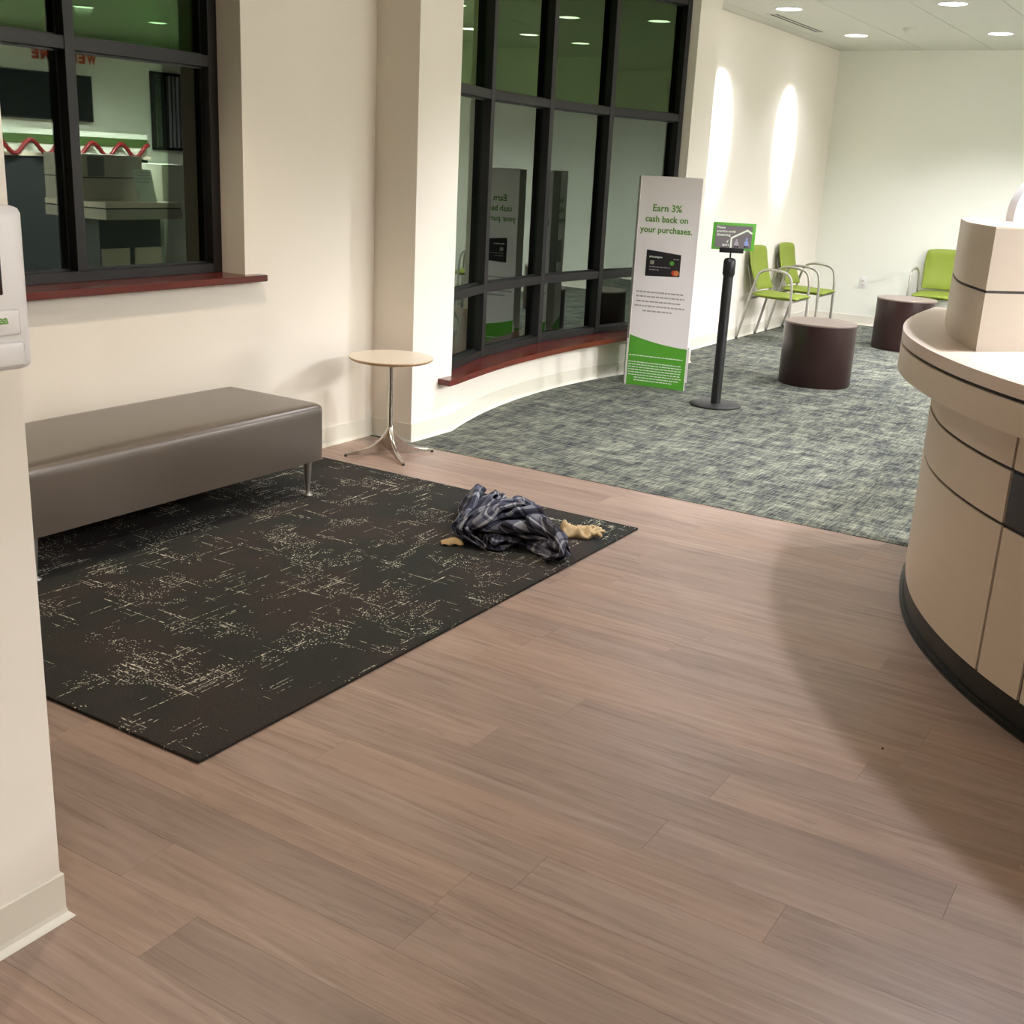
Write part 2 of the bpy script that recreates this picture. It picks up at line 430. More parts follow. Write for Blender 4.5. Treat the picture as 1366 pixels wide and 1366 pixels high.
baseboard('baseboard_left', [(X0, YL), (4.93, YL), (4.93, YC), (5.30, YC)]+[(x, arcy(x)) for x in xs[1:]]+[(8.70, YC), (8.70, YL), (X1, YL)])
baseboard('baseboard_far', [(X1, YL), (X1, YR)])
baseboard('baseboard_stub', [(X0, 1.757), (1.222, 1.757), (1.222, 1.93)][::1])

# ------------------------------------------------------------------ windows
def wpart(name, bm, mat, par, **k): return obj(name, bm, mat, par, **k)
w1 = bpy.data.objects.new('window_1', None); w1['kind'] = 'structure'; link(w1)
YF, DG = 4.10, .048
def wbar(name, x0, x1, z0, z1, y0=None, y1=None, mat=None):
    return bxo(name, x0, x1, YF if y0 is None else y0, YF+.11 if y1 is None else y1, z0, z1, mat or M['frame'], w1, bev=.0015, seg=1)
ZS, ZH = .932, 2.60
wbar('jamb', 3.915, 3.97, ZS, ZH); wbar('jamb', 1.90, 1.95, ZS, ZH)
wbar('head_rail', 1.95, 3.915, 2.55, ZH); wbar('bottom_rail', 1.95, 3.915, ZS, .975)
wbar('transom', 1.95, 3.915, 1.84, 1.89)
for xm in (3.178, 2.54): wbar('mullion', xm-.024, xm+.024, .975, 2.55, YF-.004)
xe = [1.95, 2.516, 2.564, 3.154, 3.202, 3.915]
for i in range(0, 6, 2):
    for z0, z1, mt in ((.975, 1.84, 'glass_left'), (1.89, 2.55, 'glass_left_high')):
        bxo('pane', xe[i], xe[i+1], YF+DG, YF+DG+.004, z0, z1, M[mt], w1)
        bm = bmesh.new(); g = .008
        box(bm, xe[i], xe[i]+g, YF+DG-.006, YF+DG, z0, z1); box(bm, xe[i+1]-g, xe[i+1], YF+DG-.006, YF+DG, z0, z1)
        box(bm, xe[i]+g, xe[i+1]-g, YF+DG-.006, YF+DG, z0, z0+g); box(bm, xe[i]+g, xe[i+1]-g, YF+DG-.006, YF+DG, z1-g, z1)
        obj('gasket', bm, M['gasket'], w1)
bm = bmesh.new(); prism(bm, [(1.80, 3.895), (4.062, 3.895), (4.062, YL), (3.97, YL), (3.97, YF+.1), (1.90, YF+.1), (1.90, YL), (1.80, YL)], .902, ZS)
bmesh.ops.bevel(bm, geom=bm.edges[:], offset=.003, segments=2, affect='EDGES')
s = obj('window_sill', bm, M['sill'], w1, angle=40)
s['label'] = 'polished red-brown wooden sill board'

w2 = bpy.data.objects.new('window_2', None); w2['kind'] = 'structure'; link(w2)
RF = 4.865
def fpt(x, r=RF): return Vector((x, arcy(x, r)))
mx = [5.165, 5.965, 6.775, 7.515, 8.275]
def seg_bar(name, p, q, z0, z1, dep=.11, mat=None, par=None, front=0.0, bev=True):
    t = (q-p).normalized(); n = Vector((-t.y, t.x))     # outward (+y)
    a, b = p-n*front, q-n*front
    bm = bmesh.new(); prism(bm, [a, b, q+n*dep, p+n*dep], z0, z1)
    if bev: bmesh.ops.bevel(bm, geom=bm.edges[:], offset=.0015, segments=1, affect='EDGES')
    return obj(name, bm, mat or M['frame'], w2 if par is None else par)
ZB, ZT = .322, 2.70
for i in range(4):
    p, q = fpt(mx[i]), fpt(mx[i+1])
    if i == 0:
        t = (q-p).normalized(); p = p+t*((5.302-p.x)/t.x)
    if i == 3:
        t = (q-p).normalized(); q = p+t*((8.308-p.x)/t.x)
    seg_bar('bottom_rail', p, q, ZB, .367); seg_bar('head_rail', p, q, 2.645, ZT)
    seg_bar('transom', p, q, 1.845, 1.897, front=.001); seg_bar('transom', p, q, .722, .775, front=.001)
    t = (q-p).normalized(); n = Vector((-t.y, t.x))
    for z0, z1, mt in ((.367, .722, 'glass_low'), (.775, 1.845, 'glass_low'), (1.897, 2.645, 'glass_high')):
        g0, g1 = p+n*DG, q+n*DG
        seg_bar('pane', g0, g1, z0, z1, .004, M[mt], bev=False)
        bm = bmesh.new()
        a, b = g0-n*.006, g1-n*.006; h = .008
        for (u, v, za, zb) in ((a, b, z0, z0+h), (a, b, z1-h, z1)): prism(bm, [u, v, v+n*.006, u+n*.006], za, zb)
        obj('gasket', bm, M['gasket'], w2)
for i, x in enumerate(mx[1:4]+[8.283]):
    p = fpt(x); t = (fpt(x+.01)-fpt(x-.01)).normalized(); wd = .025
    seg_bar('mullion' if i < 3 else 'jamb', p-t*wd, p+t*(wd if i < 3 else .022), ZB+.001, ZT-.001, .12, front=.006)
ex = catmull([(5.17, 3.60), (5.24, 3.606), (5.58, 3.665), (5.93, 3.715), (6.33, 3.745), (6.8, 3.757), (7.3, 3.735), (7.8, 3.68), (8.2, 3.615), (8.42, 3.60)], 5)
def innery(x): return YC if (x < 5.30 or x > 8.31) else arcy(x, RF+.02)
out_, in_ = [], []
for p in ex: out_.append((p[0], p[1])); in_.append((p[0], innery(p[0])))
bm = bmesh.new(); ribbon(bm, out_, in_, .288, .322)
s = obj('window_sill', bm, M['sill'], w2, angle=40)
s['label'] = 'curved polished red-brown wooden sill'

# ------------------------------------------------------------------ ceiling fittings
for (x, y, wt, colr, ang, lab) in LIGHTS:
    t = thing('ceiling_light', lab, 'light', (x, y, CEIL), 0, 'recessed downlights')
    bm = bmesh.new(); lathe(bm, [(.098, -.001), (.100, -.006), (.118, -.004), (.120, 0)], 40)
    obj('trim_ring', bm, M['white'], t, smooth=True)
    bm = bmesh.new(); lathe(bm, [(0, -.003), (.098, -.003), (.099, 0)], 40)
    obj('lens', bm, glow_w if colr == WARM else glow_n, t) if False else obj('lens', bm, M.setdefault('glow%d' % (colr == WARM), glow('lamp_lens', colr, 9)), t)
    ld = bpy.data.lights.new('downlight', 'SPOT'); ld.energy = wt; ld.color = colr; ld.spot_size = R(ang); ld.spot_blend = .75; ld.shadow_soft_size = .085
    lo = bpy.data.objects.new('bulb', ld); lo.location = (0, 0, -.012); link(lo, t)
for (x, z) in ((11.16, 1.98), (9.48, 1.98)):          # wall-wash lamps inside the two fittings nearest the wall
    ld = bpy.data.lights.new('wall_wash', 'SPOT'); ld.energy = 620; ld.color = NEUT; ld.spot_size = R(35); ld.spot_blend = 1.0; ld.shadow_soft_size = .09
    lo = bpy.data.objects.new('wall_wash', ld); lo.location = (x, 3.44, 2.735)
    lo.rotation_euler = (Vector((x, YL, z))-lo.location).to_track_quat('-Z', 'Y').to_euler(); link(lo)
t = thing('ceiling_vent', 'long slot vent with dark twin slits in the ceiling by the left wall', 'vent', (10.3, 3.645, CEIL))
bm = bmesh.new(); box(bm, -.62, .62, -.055, .055, -.004, .0); obj('faceplate', bm, M['ceil'], t)
for sx in (-1, 1):
    for sy in (-.022, .022): bxo('slot', .01*sx if sx > 0 else -.6, .6 if sx > 0 else -.01, sy-.011, sy+.011, -.0055, -.001, M['black'], t)
t = thing('smoke_detector', 'small pale round detector on the ceiling between the downlights', 'detector', (10.77, 2.81, CEIL))
bm = bmesh.new(); lathe(bm, [(.062, 0), (.062, -.012), (.056, -.018), (0, -.018)], 32); obj('base', bm, M['ceil'], t, smooth=True)
bm = bmesh.new(); lathe(bm, [(.044, -.016), (.040, -.034), (.025, -.042), (0, -.043)], 32); obj('sensor_dome', bm, M['ceil'], t, smooth=True)
t = thing('wall_outlet', 'small white power outlet on the far wall beside the corner chairs', 'outlet', (X1, 3.40, .45))
bxo('cover_plate', -.006, 0, -.036, .036, -.058, .058, M['white'], t, bev=.002)
for z in (-.021, .021):
    o = bxo('socket', -.009, -.005, -.017, .017, z-.014, z+.014, M['base'], t, bev=.002)
    bxo('socket_slot', -.0095, -.0088, -.008, -.005, z-.005, z+.005, M['black'], o); bxo('socket_slot', -.0095, -.0088, .005, .008, z-.005, z+.005, M['black'], o)

# ------------------------------------------------------------------ rug, bench
rg = bxo('area_rug', 1.805, 4.33, 1.994, 3.785, .0005, .010, [M['rug']], bev=.002, seg=1)
tag(rg, 'large charcoal rug flecked with cream threads on the plank floor under the bench', 'rug')
BX0, BX1, BY0, BY1, BZ0, BZ1 = 2.28, 3.825, 3.335, 3.925, .178, .432
bt = thing('bench', 'long taupe vinyl upholstered bench on slim metal legs below the window', 'bench', ((BX0+BX1)/2, (BY0+BY1)/2, .0105))
bm = bmesh.new(); L, W = (BX1-BX0), (BY1-BY0); zo = -.0105
NX, NY, NZ, rr = 40, 18, 8, .030
def bench_pt(u, v, wz):   # u,v,wz in -1..1 superbox
    x, y, z = u*L/2, v*W/2, (BZ0+BZ1)/2+wz*(BZ1-BZ0)/2
    cz = BZ1-rr
    dx = max(0, abs(x)-(L/2-rr)); dy = max(0, abs(y)-(W/2-rr)); dz = max(0, z-cz)
    d = math.sqrt(dx*dx+dy*dy+dz*dz)
    if d > rr:
        s_ = rr/d; x = math.copysign(min(abs(x), L/2-rr)+dx*s_, x); y = math.copysign(min(abs(y), W/2-rr)+dy*s_, y)
        if dz > 0: z = cz+dz*s_
    if wz > .99: z += .016*(1-(abs(u))**3)*(1-abs(v)**2.2)
    bul = .006*(1-wz*wz)
    if abs(v) > .99: y += math.copysign(bul*(1-u**8), v)
    if abs(u) > .99: x += math.copysign(bul*(1-v**8), u)
    return (x, y, z+zo)
cache = {}
def bv(u, v, wz):
    k = (round(u, 4), round(v, 4), round(wz, 4))
    if k not in cache: cache[k] = bm.verts.new(bench_pt(u, v, wz))
    return cache[k]
def lin(n):
    a = [-1+2*i/n for i in range(n+1)]
    e = .97
    return sorted(set(a+[-e, e, -.99*1, .99*1, -.985, .985]))
U, V_, Wz = lin(NX), lin(NY), [-1, -.6, -.2, .2, .6, .84, .9, .95, .98, 1]
for i in range(len(U)-1):
    for j in range(len(V_)-1):
        for wz in (-1, 1): bm.faces.new((bv(U[i], V_[j], wz), bv(U[i+1], V_[j], wz), bv(U[i+1], V_[j+1], wz), bv(U[i], V_[j+1], wz)))
for k in range(len(Wz)-1):
    for i in range(len(U)-1):
        for v in (-1, 1): bm.faces.new((bv(U[i], v, Wz[k]), bv(U[i+1], v, Wz[k]), bv(U[i+1], v, Wz[k+1]), bv(U[i], v, Wz[k+1])))
    for j in range(len(V_)-1):
        for u in (-1, 1): bm.faces.new((bv(u, V_[j], Wz[k]), bv(u, V_[j+1], Wz[k]), bv(u, V_[j+1], Wz[k+1]), bv(u, V_[j], Wz[k+1])))
obj('cushion', bm, M['leather'], bt, angle=60)
for sx in (-1, 1):
    for sy in (-1, 1):
        bm = bmesh.new()
        lathe(bm, [(0, 0), (.021, 0), (.022, .004), (.012, .009), (.0085, .016), (.011, .05), (.0185, .155), (.0185, BZ0+zo+.004), (0, BZ0+zo+.004)], 24)
        o = obj('leg', bm, M['silver'], bt, smooth=True, loc=(sx*(L/2-.065), sy*(W/2-.045), 0))

# ------------------------------------------------------------------ pedestal side table
tt = thing('side_table', 'small round cream-topped pedestal table standing by the bench and wall corner', 'table', (4.64, 3.60, 0))
bm = bmesh.new(); lathe(bm, [(0, .497), (.200, .497), (.212, .503), (.216, .509), (.215, .514), (.212, .516), (0, .516)], 64)
o = obj('table_top', bm, [M['tabletop'], M['tableedge']], tt, angle=30)
for p in o.data.polygons:
    if p.center.z < .5145: p.material_index = 1
bm = bmesh.new(); lathe(bm, [(.0135, .10), (.0125, .16), (.0115, .30), (.0115, .455), (.013, .468), (.019, .474), (.019, .486), (.045, .490), (.047, .497), (0, .497)], 28)
obj('column', bm, M['chrome'], tt, smooth=True)
for a in (145, 235, 325, 55):
    bm = bmesh.new(); prev = None; N = 16
    for i in range(N+1):
        s_ = i/N; r = .002+.24*s_
        top = .018+.150*math.exp(-r/.070) if i else .168
        top = max(.018, top-.004*s_)
        bot = .006+.016*max(0, 1-r/.16)
        wt = .0115*(1-s_)+.0075*s_; wb = wt*.55
        ring = [bm.verts.new(q) for q in ((r, -wt*.4, top), (r, wt*.4, top), (r, wt, top-.006), (r, wb, bot), (r, -wb, bot), (r, -wt, top-.006))]
        if prev:
            for k_ in range(6): bm.faces.new((prev[k_], prev[(k_+1) % 6], ring[(k_+1) % 6], ring[k_]))
        else: bm.faces.new(ring)
        prev = ring
    bm.faces.new(prev[::-1])
    bmesh.ops.transform(bm, matrix=Matrix.Rotation(R(a), 4, 'Z'), verts=bm.verts)
    lg = obj('leg', bm, M['chrome'], tt, angle=50)
    bm = bmesh.new(); lathe(bm, [(0, 0), (.0075, 0), (.0085, .006), (.007, .010), (0, .010)], 14)
    obj('glide', bm, M['black'], lg, loc=(.236*math.cos(R(a)), .236*math.sin(R(a)), 0))

# ------------------------------------------------------------------ text helper
def text(s_, par, x0, x1, zb, y, mat, name='lettering', bold=.012, hscale=None, center=False, flip=False):
    cu = bpy.data.curves.new('t', 'FONT'); cu.body = s_; cu.size = 1; cu.extrude = .004; cu.offset = bold; cu.resolution_u = 2
    to = bpy.data.objects.new('t', cu); COL.objects.link(to)
    me = bpy.data.meshes.new_from_object(to.evaluated_get(bpy.context.evaluated_depsgraph_get()))
    bpy.data.objects.remove(to)
    xs_ = [v.co.x for v in me.vertices]; a, b = min(xs_), max(xs_); k_ = (x1-x0)/(b-a); kz = hscale or k_
    for v in me.vertices: v.co = Vector((x0+(v.co.x-a)*k_, y-v.co.z*.05, zb+v.co.y*kz))
    me.materials.clear(); me.materials.append(mat)
    o = link(bpy.data.objects.new(name, me), par); o['kind'] = 'stuff'; return o
def bars(par, rows, y, mat, h, name='fine_print', seed=3):
    rd = random.Random(seed); bm = bmesh.new()
    for x0, x1, z in rows:
        x = x0
        while x < x1-.006:
            w_ = min(rd.uniform(.012, .034), x1-x)
            box(bm, x, x+w_, y-.0003, y, z-h/2, z+h/2); x += w_+.005
    o = obj(name, bm, mat, par); o['kind'] = 'stuff'; return o

# ------------------------------------------------------------------ banner column
BW_, BH = .44, 1.452
bn = thing('banner_display', 'tall white and green folded banner with cash back print near the curved window', 'sign', (7.429, 3.622, .002), math.atan2(-.436, .058))
apex = (.22, .36)
def panel(name, p, q, z0, z1, mat, th=.004, par=bn):
    p, q = Vector(p), Vector(q); t = (q-p).normalized(); n = Vector((-t.y, t.x))
    bm = bmesh.new(); prism(bm, [p, q, q+n*th, p+n*th], z0, z1); return obj(name, bm, mat, par)
panel('front_panel', (0, 0), (BW_, 0), 0, BH, M['paper'])
panel('side_panel', (BW_, 0), apex, 0, BH, M['paper']); panel('side_panel', apex, (0, 0), 0, BH, M['paper'])
fp = panel('edge_flap', (-.030, .045), (.0, 0), .30, BH-.004, M['paperflap'])
panel('edge_flap', (-.034, .05), (-.004, 0.004), 0.01, .30, M['green'], .002)
bxo('edge_strip', -.010, .004, -.003, .0, 0.0, .33, M['paperflap'], bn)
bxo('fold_highlight', .0, .004, -.0015, .0, .33, BH, M['paperflap'], bn)
bxo('edge_strip', BW_-.002, BW_+.012, .002, .006, .06, .31, M['paperflap'], bn)
def swoosh(p, q, ox):
    bm = bmesh.new(); n_ = 16
    p, q = Vector(p), Vector(q); t = (q-p).normalized(); nn = Vector((-t.y, t.x)); ln = (q-p).length
    lo, hi = [], []
    for i in range(n_+1):
        u = i/n_; z = .362-.088*u+.022*(u*u-u)*1.6+.02*u*u
        for L_, zz_ in ((lo, .0), (hi, z)):
            c = p+t*(ln*u); L_.append((bm.verts.new((c.x-nn.x*.0006, c.y-nn.y*.0006, zz_)), bm.verts.new((c.x+nn.x*.0002, c.y+nn.y*.0002, zz_))))
    for i in range(n_):
        for k_ in (0, 1): bm.faces.new((lo[i][k_], lo[i+1][k_], hi[i+1][k_], hi[i][k_]))
        bm.faces.new((hi[i][0], hi[i+1][0], hi[i+1][1], hi[i][1]))
    obj('green_swoosh', bm, M['green'], bn)
swoosh((0, 0), (BW_, 0), 0); swoosh((BW_, 0), apex, 0); swoosh(apex, (0, 0), 0)
text('Earn 3%', bn, .103, .310, 1.222, -.0012, M['greentext'], bold=.022)
text('cash back on', bn, .054, .360, 1.150, -.0012, M['greentext'], bold=.022)
text('your purchases.', bn, .020, .396, 1.078, -.0012, M['greentext'], bold=.022)
cdp = bxo('card_picture', .083, .333, -.002, -.0002, .785, .948, M['card'], bn, bev=0)
bm = cdp.data
for v in bm.vertices:      # the printed card is drawn slightly tilted
    if v.co.z > .9: v.co.z += .012 if v.co.x < .2 else -.010
    else: v.co.z += -.006 if v.co.x < .2 else .004
text('Huntington', cdp, .118, .198, .908, -.0026, M['whitetext'], bold=.02)
bxo('emblem', .106, .114, -.0028, -.002, .908, .918, M['whitetext'], cdp)
bm = bmesh.new(); lathe(bm, [(0, .0003), (.016, .0003), (.016, 0)], 20); bmesh.ops.transform(bm, matrix=Matrix.Translation((.272, -.0022, .877)) @ Matrix.Rotation(R(90), 4, 'X'), verts=bm.verts); obj('emblem', bm, M['signgreen'], cdp)
for xx, mm, dd in ((.292, 'cardred', 0), (.310, 'cardorange', .0003)):
    bm = bmesh.new(); lathe(bm, [(0, .0003), (.0185, .0003), (.0185, 0)], 24); bmesh.ops.transform(bm, matrix=Matrix.Translation((xx, -.0024-dd, .812)) @ Matrix.Rotation(R(90), 4, 'X'), verts=bm.verts); obj('emblem', bm, M[mm], cdp)
bxo('chip', .112, .142, -.0028, -.002, .862, .888, M['silver'], cdp, bev=.0003)
bars(cdp, [(.11, .27, .845), (.11, .19, .825), (.28, .32, .905)], -.0022, M['grey'], .005)
bars(bn, [(.030, .372, .668), (.030, .385, .636), (.035, .36, .602), (.022, .39, .570), (.085, .30, .536)], -.0006, M['greytext'], .010)
bars(bn, [(.012, .41, .215)]+[(.012, .41, .168-.0185*i) for i in range(6)]+[(.06, .40, .057), (.06, .35, .038)], -.0012, M['whitetext'], .0065, seed=8)
# print on the face turned to the window
e = bpy.data.objects.new('rear_print', None); link(e, bn); e.location = (apex[0], apex[1], 0); e.rotation_euler = (0, 0, math.atan2(-apex[1], -apex[0]))
for s_, a_, b_, z_ in (('Earn 3%', .10, .30, 1.222), ('cash back on', .05, .36, 1.15), ('your purchases.', .02, .39, 1.078)): text(s_, e, a_, b_, z_, -.0012, M['greentext'])
bxo('card_picture', .083, .333, -.0015, -.0002, .785, .948, M['card'], e)
text('Earn 3%', e, .0, .0001, 5, 9, M['greentext']) if False else None

# ------------------------------------------------------------------ post sign
ps = thing('post_sign', 'black post on a round base holding a small green distancing sign', 'sign', (7.172, 2.816, .002), math.atan2(-.93, .365))
bm = bmesh.new(); lathe(bm, [(0, 0), (.166, 0), (.170, .004), (.170, .010), (.164, .015), (.05, .019), (0, .019)], 56); obj('base', bm, M['blackmatte'], ps, angle=40)
bm = bmesh.new(); lathe(bm, [(0, .015), (.033, .015), (.033, .86), (0, .86)], 32); obj('post', bm, M['black'], ps, angle=40)
bm = bmesh.new(); lathe(bm, [(.032, .848), (.036, .862), (.040, .868), (.040, .950), (.034, .966), (.020, .972), (0, .974)], 32); cl = obj('collar', bm, M['black'], ps, angle=50)
bm = bmesh.new(); tube(bm, [(0, 0, .97), (0, 0, 1.012)], .0055, 12); obj('stem', bm, M['black'], ps, smooth=True)
bxo('sign_bracket', -.074, .080, -.012, .010, 1.004, 1.036, M['black'], ps, bev=.002)
sp_ = bxo('sign_plate', -.127, .144, -.004, .004, 1.022, 1.193, M['signgreen'], ps, bev=.002)
bxo('sign_face', -.108, .124, -.0058, -.004, 1.036, 1.176, M['signgrey'], sp_)
def sline(pts, wd, mat, name='house_outline', y=-.0064):
    for a_, b_ in zip(pts, pts[1:]):
        a_, b_ = Vector(a_), Vector(b_); t = (b_-a_).normalized(); n = Vector((-t.y, t.x))*wd/2; a_ = a_-t*wd*.3; b_ = b_+t*wd*.3
        bm = bmesh.new(); vs = [bm.verts.new((q.x, y+d, q.y)) for d in (0, .0006) for q in (a_-n, b_-n, b_+n, a_+n)]
        for f in ((0,1,2,3),(7,6,5,4),(0,4,5,1),(1,5,6,2),(2,6,7,3),(3,7,4,0)): bm.faces.new([vs[i] for i in f])
        obj(name, bm, mat, sp_)
sline([(-.004, 1.036), (-.004, 1.098), (.092, 1.150), (.122, 1.132)], .011, M['whitetext'])
text('Please', sp_, -.112+.012, -.048, 1.155, -.0064, M['whitetext'], bold=.02)
text('practice social', sp_, -.100, .018, 1.132, -.0064, M['whitetext'], bold=.02)
text('distancing', sp_, -.100, -.012, 1.109, -.0064, M['whitetext'], bold=.02)
text("6'", sp_, -.034, -.020, 1.068, -.0064, M['whitetext'], bold=.02)
text('apart', sp_, -.060, -.016, 1.048, -.0064, M['whitetext'], bold=.02)
def figure(x, z, mat, h=.056):
    bm = bmesh.new(); y = -.0066
    prism_pts = [(-.016, .014), (-.011, h*.62), (-.005, h*.72), (.005, h*.72), (.011, h*.62), (.016, .014)]
    vs = [bm.verts.new((x+p[0], y, z+p[1])) for p in prism_pts]; bm.faces.new(vs)
    hv = [bm.verts.new((x+.007*math.cos(i*math.pi/5), y, z+h*.86+.0075*math.sin(i*math.pi/5))) for i in range(10)]; bm.faces.new(hv)
    obj('figure_print', bm, mat, sp_)
    bm = bmesh.new()
    for s_ in (-1, 1):
        vs = [bm.verts.new((x+q[0], y, z+q[1])) for q in ((s_*.002, .014), (s_*.010, .014), (s_*.012, 0), (s_*.004, 0))]; bm.faces.new(vs)
    obj('figure_print', bm, M['card'], sp_)
figure(.030, 1.038, M['grey']); figure(.092, 1.040, M['blue'], .066)

# ------------------------------------------------------------------ drum tables
def drum(x, y, lab):
    t = thing('drum_table', lab, 'table', (x, y, .002), 0, 'dark drum tables')
    bm = bmesh.new(); lathe(bm, [(0, .012), (.250, .012), (.250, 0), (.262, 0), (.266, .006), (.266, .452), (0, .452)], 72); obj('body', bm, M['espresso'], t, angle=40)
    bm = bmesh.new(); lathe(bm, [(0, .452), (.265, .452), (.267, .455), (.267, .463), (.264, .466), (0, .466)], 72); obj('table_top', bm, M['drumtop'], t, angle=40)
drum(8.56, 2.59, 'nearer dark cylindrical drum table on the carpet behind the black post')
drum(11.06, 2.57, 'farther dark cylindrical drum table partly hidden behind the reception counter')

# ------------------------------------------------------------------ green armchairs (local: faces -y, rear feet at y = +.25)
def chair():
    t = thing('armchair', '', 'chair')
    def surf(bm, f, nu, nv, th):
        g = [[f(i/nu, j/nv) for j in range(nv+1)] for i in range(nu+1)]
        A = [[bm.verts.new(p) for p in r_] for r_ in g]
        Bq = []
        for i in range(nu+1):
            r_ = []
            for j in range(nv+1):
                du = Vector(g[min(i+1, nu)][j])-Vector(g[max(i-1, 0)][j]); dv = Vector(g[i][min(j+1, nv)])-Vector(g[i][max(j-1, 0)])
                n = du.cross(dv).normalized(); e_ = min(i, nu-i, j, nv-j); k_ = .35 if e_ == 0 else (.85 if e_ == 1 else 1)
                r_.append(bm.verts.new(Vector(g[i][j])-n*th*k_))
            Bq.append(r_)
        for i in range(nu):
            for j in range(nv):
                bm.faces.new((A[i][j], A[i+1][j], A[i+1][j+1], A[i][j+1])); bm.faces.new((Bq[i][j], Bq[i][j+1], Bq[i+1][j+1], Bq[i+1][j]))
        for i in range(nu):
            bm.faces.new((A[i][0], Bq[i][0], Bq[i+1][0], A[i+1][0])); bm.faces.new((A[i][nv], A[i+1][nv], Bq[i+1][nv], Bq[i][nv]))
        for j in range(nv):
            bm.faces.new((A[0][j], A[0][j+1], Bq[0][j+1], Bq[0][j])); bm.faces.new((A[nu][j], Bq[nu][j], Bq[nu][j+1], A[nu][j+1]))
    bm = bmesh.new()
    def seat(u, v):
        x = -.225+.45*u; y = -.29+.44*v; e_ = 1-(2*u-1)**4
        z = .430+.010*e_-.022*(1-v)**6 - .01*math.sin(v*math.pi)+ .006
        wx = 1-.06*(1-v)**4-.10*max(0, (.12-v)/.12)**2
        return (x*wx, y, z)
    surf(bm, seat, 12, 12, .045); o = obj('seat', bm, M['lime'], t, smooth=True)
    m_ = o.modifiers.new('smooth', 'SUBSURF'); m_.levels = m_.render_levels = 1
    bm = bmesh.new()
    def back(u, v):
        hw = (.205+.022*math.sin(min(1, v*1.25)*math.pi/2))*(1-.06*max(0, (v-.85)/.15)**2)
        x = (2*u-1)*hw; z = .455+.405*v-.014*abs(2*u-1)**3*(v > .9)
        y = .135+.125*v+.02*math.sin(v*math.pi*1.1)-.035*abs(2*u-1)**2
        return (x, y, z)
    surf(bm, back, 12, 12, -.028); o = obj('backrest', bm, M['lime'], t, smooth=True)
    m_ = o.modifiers.new('smooth', 'SUBSURF'); m_.levels = m_.render_levels = 1
    for s_ in (-1, 1):
        bm = bmesh.new(); x = s_*.248
        pts = catmull([(x, .248, .008), (x, .20, .20), (x, .15, .42), (x*.99, .105, .58), (x, .075, .632), (x*1.02, .0, .662), (x*1.03, -.13, .655), (x*1.02, -.205, .62), (x, -.232, .545), (x, -.24, .40), (x, -.242, .008)], 6)
        tube(bm, pts, .0125, 10, .8); obj('arm_frame', bm, M['silver'], t, smooth=True)
        bm = bmesh.new(); tube(bm, [(s_*.12, .19, .47), (s_*.12, .235, .62), (s_*.12, .262, .72)], .010, 8); obj('back_bracket', bm, M['silver'], t, smooth=True)
        for yy in (.248, -.242):
            bm = bmesh.new(); lathe(bm, [(0, 0), (.013, 0), (.014, .008), (0, .010)], 12, s_*.248, yy); obj('glide', bm, M['black'], t)
    bm = bmesh.new(); tube(bm, [(-.248, -.236, .385), (.248, -.236, .385)], .010, 8); obj('seat_rail', bm, M['silver'], t, smooth=True)
    bm = bmesh.new(); tube(bm, [(-.248, .163, .385), (.248, .163, .385)], .010, 8)
    obj('seat_rail', bm, M['silver'], t, smooth=True)
    return t
def copy_tree(o, par=None):
    c = o.copy(); COL.objects.link(c); c.parent = par
    for ch in o.children: copy_tree(ch, c)
    return c
c1 = chair(); c1.location = (10.62, 3.685, .002); c1['group'] = 'green armchairs'
c1['label'] = 'lime green armchair against the left wall, nearer the black post'
c2 = copy_tree(c1); c2.location = (11.42, 3.685, .002); c2['label'] = 'lime green armchair against the left wall, nearer the far corner'
c3 = copy_tree(c1); c3.location = (12.27, 2.55, .002); c3.rotation_euler = (0, 0, -math.pi/2); c3['label'] = 'lime green armchair against the far wall behind the farther drum table'

# ------------------------------------------------------------------ reception counter
ct = thing('reception_counter', 'large curved pale maple reception counter with black inlay lines at right', 'counter', (3.9, .2, 0))
ox, oy = 3.9, .2
def loc2(P): return [(p[0]-ox, p[1]-oy) for p in P]
body = even(catmull([(5.0, .955), (4.6, .925), (4.2, .838), (4.06, .795), (3.88, .722), (3.74, .640), (3.57, .535), (3.46, .439), (3.315, .310), (3.14, .10), (3.00, -.16), (2.90, -.45), (2.85, -.75), (2.84, -1.15), (2.93, -1.6), (3.15, -2.05), (3.5, -2.4)], 8))
inn = mitre([Vector(p) for p in body], -.0) # placeholder
def inward(P, d): return [tuple(q) for q in offset_path([tuple(p) for p in P], d)]
core_o = inward(body, .008); core_i = inward(body, .50)
bm = bmesh.new(); ribbon(bm, loc2(core_o), loc2(core_i), .09, .86); obj('core', bm, M['dark'], ct)
bm = bmesh.new(); ribbon(bm, loc2(inward(body, .006)), loc2(inward(body, .40)), 0, .098); tk = obj('toe_kick', bm, M['toe'], ct, angle=40)
bm = bmesh.new(); ribbon(bm, loc2(inward(body, -.010)), loc2(inward(body, .02)), 0, .006)
ribbon(bm, loc2(inward(body, -.003)), loc2(inward(body, .02)), .006, .020); obj('cove_foot', bm, M['toe'], ct, angle=60)
